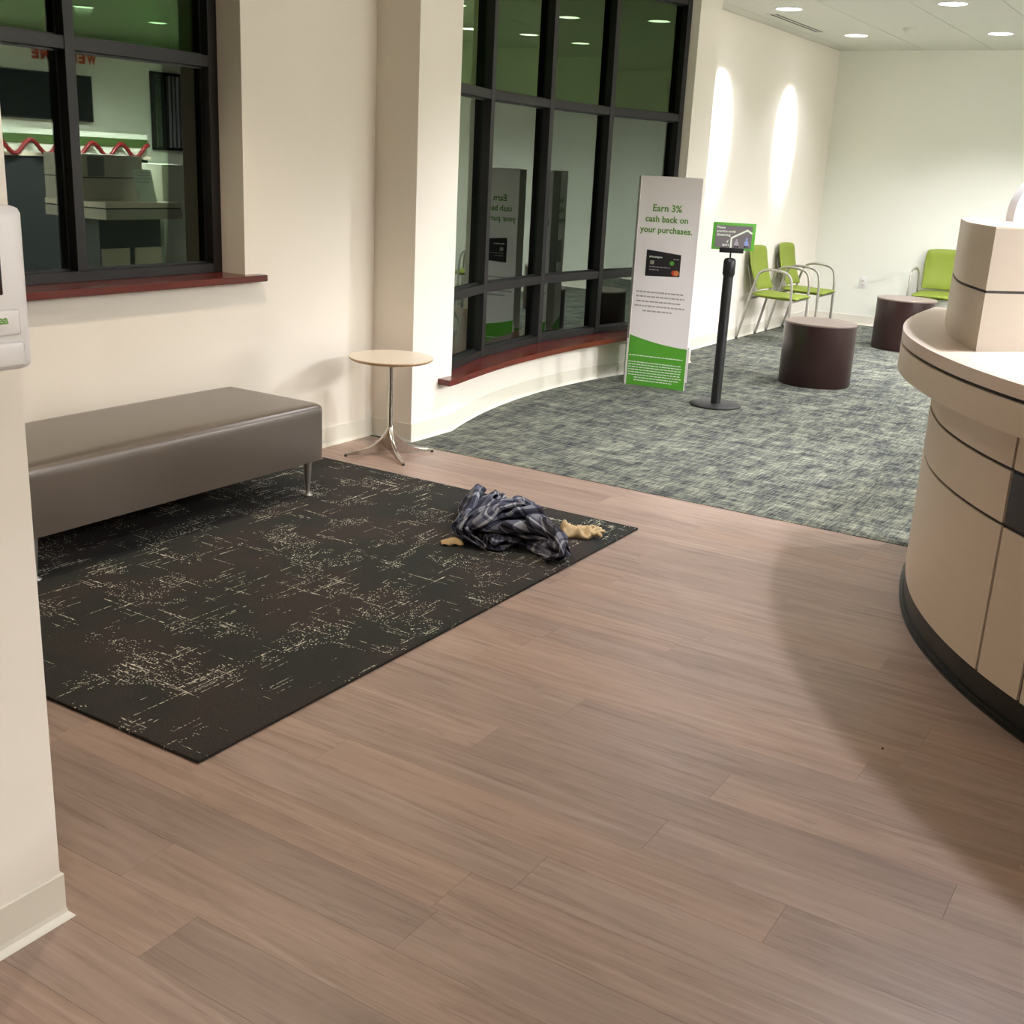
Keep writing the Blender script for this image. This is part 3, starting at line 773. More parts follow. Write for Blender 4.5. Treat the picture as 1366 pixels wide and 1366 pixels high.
# joints along the face, as indices into the sampled curve
def near(x, y): return min(range(len(body)), key=lambda i: (body[i][0]-x)**2+(body[i][1]-y)**2)
J = [0, near(3.46, .439), near(3.315, .310), near(3.00, -.16), len(body)-1]
def strip(i0, i1, z0, z1, mat, name):
    P = [Vector(p) for p in body[i0:i1+1]]
    g = .0065
    P[0] = P[0]+(P[1]-P[0]).normalized()*(g if i0 else 0); P[-1] = P[-1]+(P[-2]-P[-1]).normalized()*g
    bm = bmesh.new(); ribbon(bm, loc2(P), loc2(inward(P, .008)), z0, z1); return obj(name, bm, mat, ct, angle=40)
strip(J[0], J[1], .098, .555, M['lam'], 'front_panel'); strip(J[0], J[1], .565, .720, M['lam'], 'front_panel'); strip(J[0], J[1], .730, .86, M['lam'], 'front_panel')
strip(J[1], J[2], .098, .555, M['lam'], 'front_panel'); strip(J[2], J[3], .098, .555, M['lam'], 'front_panel'); strip(J[3], J[4], .098, .555, M['lam'], 'front_panel')
o = strip(J[1], J[3], .565, .720, M['slate'], 'front_panel'); o['label'] = 'dark slate inlay panel'
strip(J[3], J[4], .565, .720, M['lam'], 'front_panel'); strip(J[1], J[4], .730, .86, M['lam'], 'front_panel')
ledge = even(catmull([(5.10, 1.068), (4.84, 1.066), (4.54, 1.048), (4.26, .995), (4.02, .922), (3.74, .782), (3.54, .66), (3.39, .54), (3.25, .415), (3.03, .16), (2.87, -.14), (2.76, -.46), (2.70, -.78), (2.69, -1.18), (2.79, -1.66), (3.03, -2.14), (3.42, -2.52)], 8))
li = inward(ledge, .62)
bm = bmesh.new(); ribbon(bm, loc2(ledge), loc2(li), .862, .950); obj('ledge_fascia', bm, M['lam'], ct, angle=40)
bm = bmesh.new(); ribbon(bm, loc2(inward(ledge, .010)), loc2(li), .950, .961); obj('inlay_line', bm, M['dark'], ct, angle=40)
bm = bmesh.new(); ribbon(bm, loc2(ledge), loc2(li), .961, 1.0)
bmesh.ops.bevel(bm, geom=[e_ for e_ in bm.edges if all(v.co.z > .999 for v in e_.verts) and len(e_.link_faces) == 2 and any(abs(f.normal.z) < .5 for f in e_.link_faces)], offset=.002, segments=2, affect='EDGES')
obj('ledge_top', bm, M['lamtop'], ct, angle=40)
pc = catmull([(5.06, .96), (4.7, .935), (4.36, .862), (4.1, .785), (3.832, .658)], 8)
tail = [(4.06, .45), (4.34, .24), (5.06, .24)]
def shrink(P, d):
    c = Vector((4.6, .62)); return [tuple(Vector(p)+(c-Vector(p)).normalized()*d) for p in P]
poly = [tuple(p) for p in pc]+tail
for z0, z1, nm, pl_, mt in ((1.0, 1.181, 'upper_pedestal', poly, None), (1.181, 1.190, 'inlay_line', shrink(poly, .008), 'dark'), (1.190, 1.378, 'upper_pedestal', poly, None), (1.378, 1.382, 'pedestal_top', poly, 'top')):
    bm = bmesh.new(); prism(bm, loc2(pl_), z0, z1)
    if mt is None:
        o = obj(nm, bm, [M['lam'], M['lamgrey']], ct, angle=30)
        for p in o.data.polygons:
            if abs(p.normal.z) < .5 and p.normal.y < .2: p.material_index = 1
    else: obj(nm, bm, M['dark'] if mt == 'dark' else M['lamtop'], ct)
# rounded white holder on top of the counter
bm = bmesh.new(); n_ = 20; prof = [(0, 0)]
for i in range(n_+1):
    a = math.pi*i/n_; prof.append((.15-.15*math.cos(a), .02+.165*math.sin(a)))
prof.append((.30, 0))
vs0 = [bm.verts.new((p[0], 0, p[1])) for p in prof]; vs1 = [bm.verts.new((p[0], .055, p[1])) for p in prof]
bm.faces.new(vs0); bm.faces.new(vs1[::-1])
for i in range(len(prof)): bm.faces.new((vs0[i], vs0[(i+1) % len(prof)], vs1[(i+1) % len(prof)], vs1[i]))
ds = obj('sign_holder', bm, M['white'], loc=(4.53, .725, 1.382), angle=40); ds.rotation_euler = (0, 0, R(-52))
tag(ds, 'rounded white object standing on top of the reception counter at the right edge', 'holder')

# ------------------------------------------------------------------ hand sanitiser dispenser
dp = thing('sanitizer_dispenser', 'white wall-mounted hand sanitizer dispenser cut by the left edge', 'dispenser', (1.105, 1.757, 1.125))
def rbox(name, x0, x1, y0, y1, z0, z1, mat, par, b, seg=4):
    bm = bmesh.new(); box(bm, x0, x1, y0, y1, z0, z1)
    bmesh.ops.bevel(bm, geom=[e_ for e_ in bm.edges], offset=b, segments=seg, affect='EDGES', profile=.6); return obj(name, bm, mat, par, angle=50)
rbox('cover', -.068, .068, -.112, -.004, .012, .272, M['white'], dp, .022)
bxo('backplate', -.062, .062, -.006, 0, .02, .262, M['white'], dp, bev=.002)
rbox('sight_window', -.055, .0175, -.1155, -.1085, .135, .238, M['cardwin'] if 'cardwin' in M else M.setdefault('cardwin', plain('dark_sight_window', (44, 22, 26), .15)), dp, .004)
rbox('push_bar', -.052, .048, -.1165, -.108, .020, .060, M['white'], dp, .006)
rbox('lower_cover', -.056, .044, -.1145, -.108, .070, .112, M['white'], dp, .005)
text('ea', dp, .004, .022, .090, -.1150, M['greentext'], bold=.03)

# ------------------------------------------------------------------ dropped clothes
# settled cloth: heights and plan positions of every node of a shirt pattern (front and back layer), in tenths of a millimetre
SHIRT = [
-685, -1438, 184, -1079, -1222, 413, -1416, -924, 460, -1493, -1039, 557, -1452, -1144, 630, -1761, -995, 751, -1335, -832, 932, -1273, -603, 1163, -1477, -550,
1177, -712, -1511, 52, -1013, -1196, 319, -1528, -950, 494, -1732, -979, 633, -1798, -1061, 680, -1827, -1071, 784, -1558, -849, 876, -1299, -747, 926, -1185,
-587, 1146, -824, -1347, 9, -1049, -1043, 285, -1520, -910, 355, -1866, -979, 568, -1979, -981, 659, -1817, -892, 771, -1624, -767, 819, -1256, -611, 901, -911,
-383, 1135, -1220, -952, 154, -1322, -822, 343, -1673, -818, 497, -1885, -886, 561, -1878, -818, 695, -1657, -696, 780, -1324, -546, 848, -1003, -305, 1078,
-823, -163, 1283, -1517, -767, 229, -1538, -778, 366, -1670, -638, 479, -1732, -690, 553, -1725, -711, 640, -1674, -623, 710, -1399, -471, 856, -1158, -245,
1025, -966, -128, 1275, -1481, -647, 59, -1324, -606, 139, -1516, -587, 412, -1580, -408, 499, -1646, -342, 579, -1657, -531, 617, -1655, -519, 710, -1498,
-398, 808, -1318, -227, 1015, -1469, -455, 34, -1356, -461, 234, -1250, -243, 351, -1439, -130, 579, -1463, -53, 728, -1630, -228, 707, -1715, -483, 759, -1661,
-352, 837, -1576, -240, 939, -1476, -413, 183, -1273, -298, 125, -1097, -105, 224, -1286, -161, 578, -1382, 54, 705, -1472, 33, 820, -1651, -167, 803, -1737,
-146, 866, -1600, -45, 954, -1428, -154, 95, -1084, 92, 148, -1170, 30, 302, -1339, -57, 533, -1250, 128, 718, -1329, 237, 852, -1440, 203, 731, -1482, 203,
830, -1569, 289, 813, -1321, 107, 127, -1093, 188, 66, -1350, 71, 310, -1444, 61, 559, -1276, 310, 703, -1197, 579, 931, -1296, 679, 886, -1401, 738, 882,
-1474, 661, 993, -1155, 301, 56, -1152, 178, 260, -1511, 110, 491, -1547, 164, 615, -1279, 599, 738, -1062, 960, 971, -1127, 1164, 1091, -1218, 1133, 1160,
-1359, 1030, 1143, -1171, 414, 84, -1316, 259, 352, -1635, 163, 492, -1487, 370, 569, -1270, 919, 821, -983, 1351, 1023, -972, 1549, 1226, -1102, 1466, 1266,
-1319, 1292, 1253, -1202, 518, 62, -1402, 353, 425, -1681, 332, 443, -1536, 684, 586, -1161, 1220, 778, -953, 1654, 1042, -938, 1772, 1213, -1056, 1667, 1295,
-1304, 1486, 1309, -1205, 684, 61, -1463, 537, 365, -1673, 612, 383, -1465, 946, 517, -1174, 1421, 760, -1064, 1721, 1074, -1002, 1866, 1145, -1040, 1805, 1305,
-1241, 1668, 1305, -1176, 933, 58, -1429, 816, 353, -1642, 881, 332, -1498, 1149, 508, -1260, 1514, 714, -1155, 1742, 1010, -1111, 1918, 1151, -1010, 1938,
1223, -1128, 1918, 1302, -1163, 1229, 35, -1420, 1109, 313, -1601, 1084, 290, -1577, 1236, 470, -1371, 1527, 638, -1258, 1757, 939, -1073, 1908, 1053, -999,
2091, 1104, -946, 2145, 1211, -1151, 1477, 46, -1476, 1307, 311, -1676, 1239, 266, -1685, 1273, 433, -1501, 1528, 590, -1338, 1811, 879, -1027, 2039, 995, -749,
2104, 1053, -800, 2249, 1028, -1202, 1645, 120, -1563, 1450, 340, -1753, 1363, 252, -1776, 1337, 401, -1567, 1613, 527, -1347, 1918, 836, -868, 2007, 925, -606,
2228, 883, -608, 2403, 959, -1338, 1735, 142, -1666, 1558, 329, -1853, 1477, 252, -1841, 1515, 408, -1630, 1797, 586, -1169, 1839, 776, -888, 2127, 880, -616,
2313, 769, -608, 2440, 851, -1472, 1772, 90, -1727, 1643, 225, -1887, 1678, 288, -1784, 1758, 460, -1427, 1852, 496, -1140, 1973, 740, -798, 2133, 726, -712,
2341, 721, -747, 2440, 805, -1575, 1873, 143, -1642, 1792, 348, -1721, 1895, 287, -1619, 1996, 441, -1348, 2022, 468, -1139, 2023, 650, -950, 2124, 798, -862,
2315, 763, -921, 2454, 828, -1695, 2009, 157, -1502, 1929, 222, -1439, 2041, 315, -1498, 2180, 380, -1413, 2138, 482, -1301, 2098, 614, -1146, 2076, 744, -1013,
2191, 831, -1062, 2333, 790, -1574, 2161, 236, -1436, 2123, 121, -1337, 2230, 213, -1388, 2256, 346, -1445, 2273, 470, -1402, 2224, 574, -1247, 2247, 672,
-1038, 2207, 731, -908, 2443, 704, -1547, 2212, 10, -1455, 2322, 65, -1334, 2416, 150, -1344, 2438, 274, -1421, 2469, 383, -1364, 2430, 480, -1289, 2344, 570,
-1057, 2216, 563, -814, 2408, 628, -770, -1256, 162, -912, -1044, 305, -1046, -803, 423, -1034, -582, 386, -974, -492, 262, -817, -614, 219, -876, -447, 251,
-897, -313, 177, -828, -177, 232, -633, 5, 266, -428, 214, 171, -257, 317, 215, -346, 449, 253, -411, 601, 226, -537, 868, 219, -557, 1296, 139, -485, 1690, 95,
-368, 1958, 99, -225, 2014, 171, -83, 1820, 120, 56, 1635, 208, -222, 1662, 231, -491, 1748, 199, -718, 1808, 159, -882, 1984, 53, -1047, 2165, 50, -888, 2315,
29, -838, 2359, 142, -841, 2323, 304, -924, 2248, 370, -878, 2166, 472, -696, 2280, 441, -520, 2458, 486, -280, 2633, 602, -137, 2780, 767, -780, -1245, 29,
-930, -1062, 161, -1041, -893, 248, -1122, -737, 263, -1050, -646, 141, -908, -561, 69, -783, -474, 143, -853, -371, 59, -819, -174, 111, -718, 65, 164, -559,
315, 208, -335, 390, 135, -235, 502, 147, -273, 634, 183, -426, 825, 149, -462, 1139, 30, -403, 1522, 20, -293, 1808, 14, -129, 1958, 30, 9, 1886, 133, 156,
1714, 202, -136, 1775, 221, -421, 1751, 299, -671, 1857, 295, -863, 1913, 195, -1006, 2060, 174, -894, 2151, 193, -743, 2139, 215, -826, 2105, 343, -690, 2185,
383, -615, 2125, 530, -509, 2265, 582, -330, 2440, 606, -132, 2573, 576, -71, 2729, 670, -718, -1115, 16, -768, -1104, 145, -803, -975, 104, -872, -857, 35,
-809, -826, 202, -788, -694, 146, -706, -531, 72, -714, -342, 42, -694, -136, 33, -619, 72, 78, -602, 273, 63, -574, 443, 98, -483, 559, 114, -438, 665, 83,
-351, 784, 44, -321, 962, 32, -253, 1202, 41, -134, 1475, 21, 5, 1708, 12, 126, 1837, 34, 175, 1860, 132, 62, 1801, 283, -263, 1836, 314, -637, 1788, 399, -885,
1770, 315, -1066, 1797, 289, -994, 1924, 362, -806, 1944, 326, -623, 2039, 439, -421, 2179, 389, -255, 2277, 513, -252, 2433, 490, -173, 2386, 600, -69, 2477,
647, -120, 2527, 735, -610, -1268, 76, -602, -1123, 188, -558, -917, 200, -643, -840, 196, -595, -641, 93, -661, -742, 263, -620, -544, 143, -617, -285, 164,
-573, -102, 112, -509, 31, 23, -446, 159, 66, -376, 257, 35, -292, 369, 10, -270, 511, 21, -228, 678, 48, -146, 801, 122, -43, 875, 96, 40, 1096, 42, 152, 1450,
23, 222, 1722, 96, 295, 1878, 91, 217, 1943, 214, -89, 1815, 363, -484, 1694, 450, -882, 1590, 426, -1094, 1530, 409, -1046, 1634, 509, -795, 1836, 538, -471,
2006, 330, -166, 2212, 442, 21, 2467, 414, 19, 2595, 478, 39, 2432, 561, -101, 2341, 709, -206, 2317, 895, -426, -1351, 81, -521, -1112, 50, -561, -895, 29,
-571, -746, 31, -464, -654, 110, -523, -836, 265, -503, -557, 164, -504, -317, 156, -512, -183, 42, -406, -63, 29, -298, 29, 118, -204, 91, 27, -191, 206, 143,
-156, 440, 104, -84, 678, 44, -66, 659, 251, 61, 735, 333, 86, 923, 293, 252, 1209, 101, 264, 1642, 203, 378, 1777, 87, 322, 1880, 227, 30, 1772, 410, -475,
1559, 493, -880, 1400, 484, -1071, 1308, 534, -969, 1451, 611, -653, 1694, 581, -282, 1947, 358, 50, 2268, 381, 215, 2492, 449, 210, 2631, 546, 78, 2542, 650,
-53, 2318, 858, -243, 2103, 1024, -226, -1311, 40, -320, -1135, 116, -417, -1026, 176, -445, -895, 160, -418, -773, 31, -376, -839, 228, -373, -638, 207, -386,
-445, 244, -369, -298, 173, -269, -200, 100, -170, -92, 165, -112, -6, 50, -84, 186, 125, -49, 452, 57, 38, 731, 125, 80, 598, 341, 101, 645, 479, 163, 819,
399, 313, 1078, 188, 375, 1500, 252, 393, 1726, 319, 239, 1721, 401, -92, 1571, 477, -552, 1342, 495, -876, 1216, 459, -929, 1227, 584, -743, 1403, 660, -415,
1666, 542, -96, 1932, 382, 165, 2187, 425, 259, 2368, 502, 166, 2423, 560, 102, 2331, 719, -90, 2145, 833, -184, 1971, 1046, -29, -1207, 88, -59, -1156, 131,
-101, -1074, 200, -168, -1040, 78, -183, -931, 85, -220, -853, 185, -207, -759, 238, -170, -639, 249, -148, -490, 253, -100, -332, 245, -91, -191, 119, -18, 43,
112, -6, 278, 19, 102, 551, 78, 163, 772, 182, 174, 586, 307, 229, 639, 442, 214, 737, 329, 378, 974, 289, 341, 1302, 375, 287, 1437, 475, 112, 1366, 479, -283,
1152, 487, -661, 1027, 460, -857, 1044, 523, -696, 1218, 604, -377, 1483, 569, -125, 1731, 515, 76, 1905, 452, 119, 2035, 545, 63, 2116, 584, 56, 2065, 718,
-94, 2023, 767, -43, 1907, 908, -126, 1850, 1031, 108, -992, 23, 230, -1022, 86, 301, -1018, 221, 236, -928, 239, 174, -912, 128, -20, -834, 61, -215, -764, 46,
-357, -661, 65, -347, -541, 118, -260, -394, 94, -5, -268, 127, 70, 0, 69, 123, 297, 69, 226, 551, 94, 299, 770, 122, 306, 624, 208, 274, 552, 322, 342, 668,
379, 332, 818, 419, 279, 1055, 501, 160, 1117, 589, -94, 933, 568, -477, 723, 564, -787, 659, 499, -792, 880, 591, -422, 1232, 567, -34, 1561, 557, 179, 1777,
489, 169, 1882, 540, -3, 1777, 626, -76, 1732, 758, -234, 1669, 805, -214, 1685, 895, -61, 1637, 903, -149, 1702, 992, 265, -800, 11, 455, -801, 88, 577, -791,
184, 484, -718, 218, 396, -697, 146, 143, -670, 12, -75, -619, 30, -143, -685, 139, -216, -592, 80, -155, -459, 29, 3, -233, 15, 172, -13, 127, 221, 258, 27,
283, 445, 145, 363, 618, 83, 426, 734, 244, 416, 532, 368, 268, 524, 519, 294, 616, 618, 168, 735, 650, 9, 789, 654, -226, 622, 607, -601, 372, 587, -853, 393,
565, -667, 730, 652, -193, 1197, 582, 183, 1570, 521, 290, 1735, 562, 181, 1710, 672, -38, 1557, 810, -239, 1350, 852, -390, 1300, 881, -345, 1352, 965, -161,
1415, 952, -118, 1570, 1086, 544, -653, 70, 576, -566, 4, 703, -647, 28, 626, -612, 117, 522, -496, 87, 380, -456, 12, 172, -435, 45, 77, -441, 143, 15, -462,
267, 40, -332, 213, 151, -261, 53, 264, -77, 53, 262, 104, 108, 354, 238, 124, 398, 407, 30, 500, 643, 130, 446, 641, 475, 272, 362, 686, 121, 298, 785, 35,
394, 777, -103, 523, 718, -242, 440, 633, -612, 192, 596, -830, 216, 651, -532, 581, 669, -69, 1049, 596, 200, 1384, 603, 178, 1489, 689, -38, 1427, 648, -190,
1290, 745, -227, 1124, 853, -367, 1036, 851, -349, 1104, 950, -251, 1230, 1045, -129, 1357, 1138, 795, -449, 50, 728, -410, 69, 748, -421, 152, 668, -377, 162,
587, -310, 164, 621, -309, 62, 569, -214, 82, 493, -274, 158, 501, -195, 45, 460, -177, 203, 396, -143, 74, 385, -109, 206, 416, -53, 122, 402, 59, 29, 460,
242, 119, 541, 539, 84, 535, 572, 526, 309, 218, 793, 42, -31, 788, -36, 18, 712, -137, 321, 645, -213, 402, 740, -532, 134, 652, -716, 125, 704, -400, 417,
714, -121, 766, 696, -82, 949, 733, -200, 997, 698, -357, 983, 709, -292, 981, 778, -173, 969, 792, -177, 1014, 873, -212, 1037, 981, -180, 1157, 937, -164,
1269, 934, 983, -286, 4, 902, -366, 155, 818, -278, 27, 776, -208, 92, 768, -177, 127, 776, -21, 37, 888, -23, 228, 857, 59, 219, 910, 174, 188, 803, 158, 59,
685, 69, 197, 573, 40, 61, 587, 94, 186, 533, 164, 108, 563, 357, 36, 680, 617, 174, 515, 397, 537, 328, 66, 772, 33, -229, 755, -107, -247, 653, -204, 108,
669, -121, 353, 786, -446, 68, 689, -540, 111, 783, -322, 329, 829, -376, 417, 888, -498, 409, 853, -595, 426, 821, -545, 584, 874, -419, 830, 881, -107, 856,
857, 16, 968, 961, 2, 1074, 915, 1071, -419, 0, 1013, -304, 204, 840, -207, 130, 910, -169, 103, 799, -137, 16, 984, -62, 112, 1039, 139, 21, 1191, 238, 86,
1144, 330, 46, 1058, 409, 63, 913, 364, 191, 796, 318, 90, 744, 375, 19, 786, 486, 118, 806, 574, 325, 653, 328, 469, 534, 152, 677, 377, -55, 783, 181, -224,
766, -93, -236, 782, -205, -180, 693, -92, 199, 798, -384, -41, 754, -337, 168, 856, -453, 156, 922, -701, 6, 939, -783, -100, 854, -765, 74, 902, -626, 396,
932, -320, 740, 866, 42, 857, 994, 88, 969, 726, 177, 1088, 699, 1047, -1034, 28, 1119, -881, 61, 1125, -772, 155, 1031, -709, 107, 1008, -773, 195, 925, -891,
266, 769, -879, 388, 744, -732, 406, 713, -705, 476, 683, -635, 548, 602, -577, 423, 570, -555, 512, 507, -500, 448, 321, -537, 474, 65, -589, 538, -180, -591,
558, -392, -643, 522, -446, -644, 418, -562, -663, 391, -579, -592, 529, -769, -606, 659, -828, -384, 607, -978, -423, 573, -932, -372, 719, -1132, -491, 611,
-1235, -483, 664, -1161, -310, 760, -1007, -87, 940, -723, 240, 1068, -378, 533, 983, -154, 822, 1036, -10, 1075, 1077, 4, 1005, 1227, 1245, -1186, 321, 1201,
-1092, 345, 1211, -1054, 273, 1271, -1142, 250, 1204, -1094, 270, 1158, -1014, 208, 1168, -923, 227, 1162, -823, 243, 1140, -771, 368, 1051, -806, 457, 952,
-759, 545, 787, -784, 542, 618, -699, 565, 410, -665, 616, 342, -461, 598, 198, -504, 654, 38, -579, 642, -125, -649, 650, -299, -650, 694, -415, -623, 686,
-446, -600, 761, -595, -589, 758, -677, -508, 775, -765, -441, 751, -749, -213, 853, -574, 14, 1006, -393, 298, 1012, -192, 495, 842, -74, 755, 811, 163, 887,
695, 385, 958, 676, 388, 1120, 521, 476, 1274, 407, 1365, -1306, 175, 1354, -1156, 303, 1337, -1004, 413, 1347, -949, 339, 1389, -1042, 232, 1307, -1127, 141,
1395, -1036, 112, 1463, -937, 72, 1468, -837, 183, 1274, -893, 290, 1088, -847, 423, 907, -708, 614, 708, -725, 693, 559, -671, 648, 550, -548, 608, 596, -450,
650, 506, -533, 687, 355, -619, 695, 104, -706, 655, -190, -751, 701, -458, -719, 704, -723, -765, 697, -775, -696, 771, -827, -569, 811, -587, -188, 905, -314,
151, 961, -71, 484, 898, 32, 755, 939, 200, 776, 826, 274, 933, 824, 308, 1094, 813, 433, 1218, 706, 614, 1330, 528, 1576, -1411, 106, 1426, -1369, 273, 1443,
-1183, 370, 1517, -1081, 398, 1563, -1103, 296, 1512, -1268, 207, 1658, -1179, 85, 1757, -1080, 48, 1806, -979, 111, 1616, -1011, 191, 1428, -842, 341, 1174,
-844, 502, 1030, -784, 632, 1000, -648, 631, 995, -638, 528, 1109, -556, 552, 1065, -524, 630, 823, -576, 735, 452, -691, 727, -133, -815, 714, -610, -872, 700,
-634, -775, 800, -757, -794, 871, -640, -559, 926, -636, -418, 877, -422, -89, 853, -138, 186, 891, 0, 476, 975, 56, 697, 1057, 198, 780, 1024, 333, 893, 956,
451, 1075, 884, 669, 1213, 675, 1817, -1456, 123, 1706, -1455, 212, 1563, -1532, 291, 1602, -1456, 377, 1689, -1388, 398, 1796, -1328, 306, 1863, -1340, 142,
1924, -1263, 93, 1983, -1176, 81, 1906, -1126, 193, 1782, -1003, 254, 1615, -993, 375, 1504, -971, 513, 1444, -846, 484, 1440, -743, 477, 1333, -673, 608, 1093,
-668, 707, 722, -715, 783, 246, -872, 792, -242, -949, 826, -286, -776, 827, -371, -677, 850, -606, -733, 985, -374, -340, 857, -336, -141, 788, -369, -177,
923, -335, -32, 963, -222, 138, 998, -94, 315, 1077, 71, 474, 1078, 251, 650, 985, 433, 857, 957, 622, 1102, 856, 549, 1398, 982, 521, 1674, 861, 1913, -1680,
150, 1991, -1595, 88, 1984, -1633, 224, 2040, -1633, 332, 2071, -1538, 186, 2058, -1528, 336, 2023, -1429, 268, 2023, -1333, 262, 2088, -1280, 189, 2103, -1169,
193, 2083, -1090, 292, 2060, -973, 323, 1982, -1031, 432, 1836, -875, 465, 1583, -789, 564, 1222, -792, 701, 760, -846, 823, 280, -965, 817, -30, -992, 862,
-27, -817, 831, 93, -530, 744, -84, -475, 700, -365, -514, 847, -208, -227, 966, -9, 20, 866, -147, -6, 949, -205, -128, 1033, -261, -56, 1081, -175, 122, 1073,
26, 291, 1052, 154, 549, 918, 351, 758, 832, 569, 888, 891, 618, 1071, 1002, 483, 1227, 940, 1976, -1837, 26, 2187, -1839, 125, 2377, -1767, 64, 2434, -1819,
206, 2411, -1690, 147, 2314, -1556, 196, 2201, -1413, 226, 2124, -1452, 365, 2096, -1340, 365, 2166, -1192, 328, 2289, -1070, 253, 2332, -925, 357, 2195, -861,
467, 1920, -948, 547, 1512, -851, 703, 927, -967, 801, 360, -1055, 852, 43, -1071, 933, 61, -932, 955, 338, -636, 803, 515, -362, 713, 301, -272, 630, -5, -395,
835, -7, -234, 943, 154, 9, 901, 115, 97, 984, 46, 31, 1126, -57, 99, 1114, -27, 138, 979, 83, 365, 892, 304, 505, 884, 406, 661, 784, 484, 747, 843, 558, 799,
1007, 481, 844, 1101, 2094, -2039, 35, 2364, -1976, 55, 2588, -1915, 81, 2699, -1793, 117, 2648, -1685, 178, 2458, -1650, 279, 2368, -1437, 248, 2263, -1462,
432, 2176, -1356, 494, 2243, -1323, 347, 2276, -1139, 389, 2332, -1027, 458, 2207, -941, 605, 1850, -877, 709, 1342, -989, 754, 760, -1131, 812, 313, -1188,
954, 210, -1118, 1021, 367, -841, 932, 721, -475, 785, 800, -299, 731, 549, -146, 658, 277, -366, 869, 202, -252, 909, 205, -7, 1037, 327, 82, 883, 363, 183,
925, 315, 281, 926, 287, 376, 904, 344, 418, 764, 401, 566, 702, 449, 546, 833, 511, 630, 822, 414, 662, 941, 390, 642, 1103, 2248, -2164, 167, 2412, -2062,
194, 2555, -1982, 227, 2637, -1888, 271, 2679, -1767, 340, 2576, -1608, 348, 2510, -1422, 331, 2350, -1338, 301, 2360, -1370, 482, 2222, -1267, 478, 2102,
-1209, 443, 2067, -1140, 552, 1889, -1073, 620, 1555, -1053, 778, 1166, -1138, 817, 836, -1090, 932, 619, -1028, 988, 634, -862, 966, 830, -551, 837, 1035,
-252, 673, 943, -188, 616, 601, -144, 800, 373, -416, 998, 273, -360, 1028, 333, -70, 942, 569, 178, 783, 637, 332, 632, 633, 467, 571, 693, 367, 729, 630, 455,
743, 606, 551, 693, 609, 546, 792, 587, 556, 906, 455, 570, 963, 469, 587, 1077, 2415, -2200, 331, 2370, -2064, 343, 2372, -1924, 349, 2421, -1808, 408, 2490,
-1696, 468, 2568, -1572, 505, 2465, -1443, 481, 2521, -1307, 409, 2387, -1187, 449, 2237, -1227, 590, 1977, -1261, 651, 1736, -1238, 741, 1511, -1137, 896,
1264, -1212, 897, 1143, -1074, 971, 1067, -962, 920, 1072, -790, 891, 1143, -567, 761, 1228, -314, 602, 1190, -246, 457, 1029, -60, 586, 665, -211, 910, 426,
-548, 1099, 380, -462, 1158, 509, -104, 910, 760, 185, 598, 903, 390, 339, 971, 560, 323, 909, 624, 444, 779, 646, 574, 739, 632, 734, 643, 698, 759, 595, 698,
842, 599, 691, 939, 658, 622, 1004, 2582, -2147, 292, 2441, -2049, 473, 2275, -1945, 575, 2244, -1788, 620, 2345, -1673, 649, 2509, -1576, 657, 2565, -1416,
567, 2597, -1262, 519, 2446, -1142, 536, 2161, -1098, 630, 1829, -1143, 817, 1528, -1206, 1031, 1256, -1195, 1147, 1162, -1083, 1132, 1243, -999, 1004, 1309,
-842, 827, 1415, -540, 638, 1513, -323, 434, 1500, -181, 317, 1350, -107, 378, 1068, -35, 723, 731, -314, 1025, 513, -630, 1171, 541, -504, 1221, 764, -173,
936, 953, 149, 486, 1184, 459, 325, 1267, 629, 249, 1183, 604, 415, 965, 727, 529, 788, 764, 724, 770, 638, 853, 757, 716, 906, 746, 834, 869, 777, 893, 989,
2658, -2032, 304, 2456, -1902, 473, 2340, -1872, 694, 2223, -1807, 831, 2265, -1657, 810, 2447, -1557, 795, 2524, -1402, 725, 2484, -1303, 660, 2387, -1155,
704, 2086, -1130, 789, 1740, -1036, 945, 1409, -1055, 1067, 1338, -1082, 1268, 1259, -991, 1223, 1347, -870, 1052, 1514, -737, 721, 1572, -450, 435, 1755, -147,
333, 1718, -30, 352, 1513, -61, 443, 1212, -8, 801, 834, -355, 1025, 728, -651, 1210, 787, -509, 1218, 970, -240, 1012, 1018, 163, 622, 1278, 397, 343, 1412,
570, 294, 1318, 678, 356, 1162, 721, 543, 992, 855, 650, 955, 695, 714, 954, 805, 785, 976, 878, 876, 993, 970, 964, 2663, -1997, 474, 2539, -1816, 540, 2416,
-1761, 704, 2350, -1742, 878, 2278, -1629, 945, 2272, -1527, 822, 2295, -1403, 833, 2267, -1275, 897, 2094, -1237, 870, 1939, -1121, 1006, 1709, -1169, 1026,
1554, -1073, 1139, 1515, -965, 1207, 1474, -866, 1117, 1571, -906, 892, 1592, -631, 745, 1666, -505, 452, 1834, -244, 395, 1830, -90, 412, 1627, -114, 510,
1458, -24, 855, 1209, -373, 1040, 1049, -612, 1224, 1047, -443, 1206, 1139, -256, 1074, 1086, 38, 797, 1225, 277, 544, 1310, 500, 434, 1393, 601, 411, 1371,
690, 502, 1317, 808, 593, 1267, 897, 692, 1260, 853, 788, 1223, 915, 870, 1144, 884, 979, 2484, -1983, 598, 2582, -1885, 652, 2575, -1756, 738, 2522, -1664,
857, 2422, -1570, 972, 2204, -1514, 994, 2019, -1447, 999, 1915, -1316, 1094, 1865, -1204, 1211, 1708, -1264, 1129, 1769, -1131, 1179, 1797, -1038, 1095, 1803,
-949, 1004, 1758, -815, 926, 1610, -660, 959, 1680, -471, 806, 1716, -477, 579, 1760, -308, 514, 1802, -193, 512, 1791, -102, 612, 1714, -112, 867, 1565, -210,
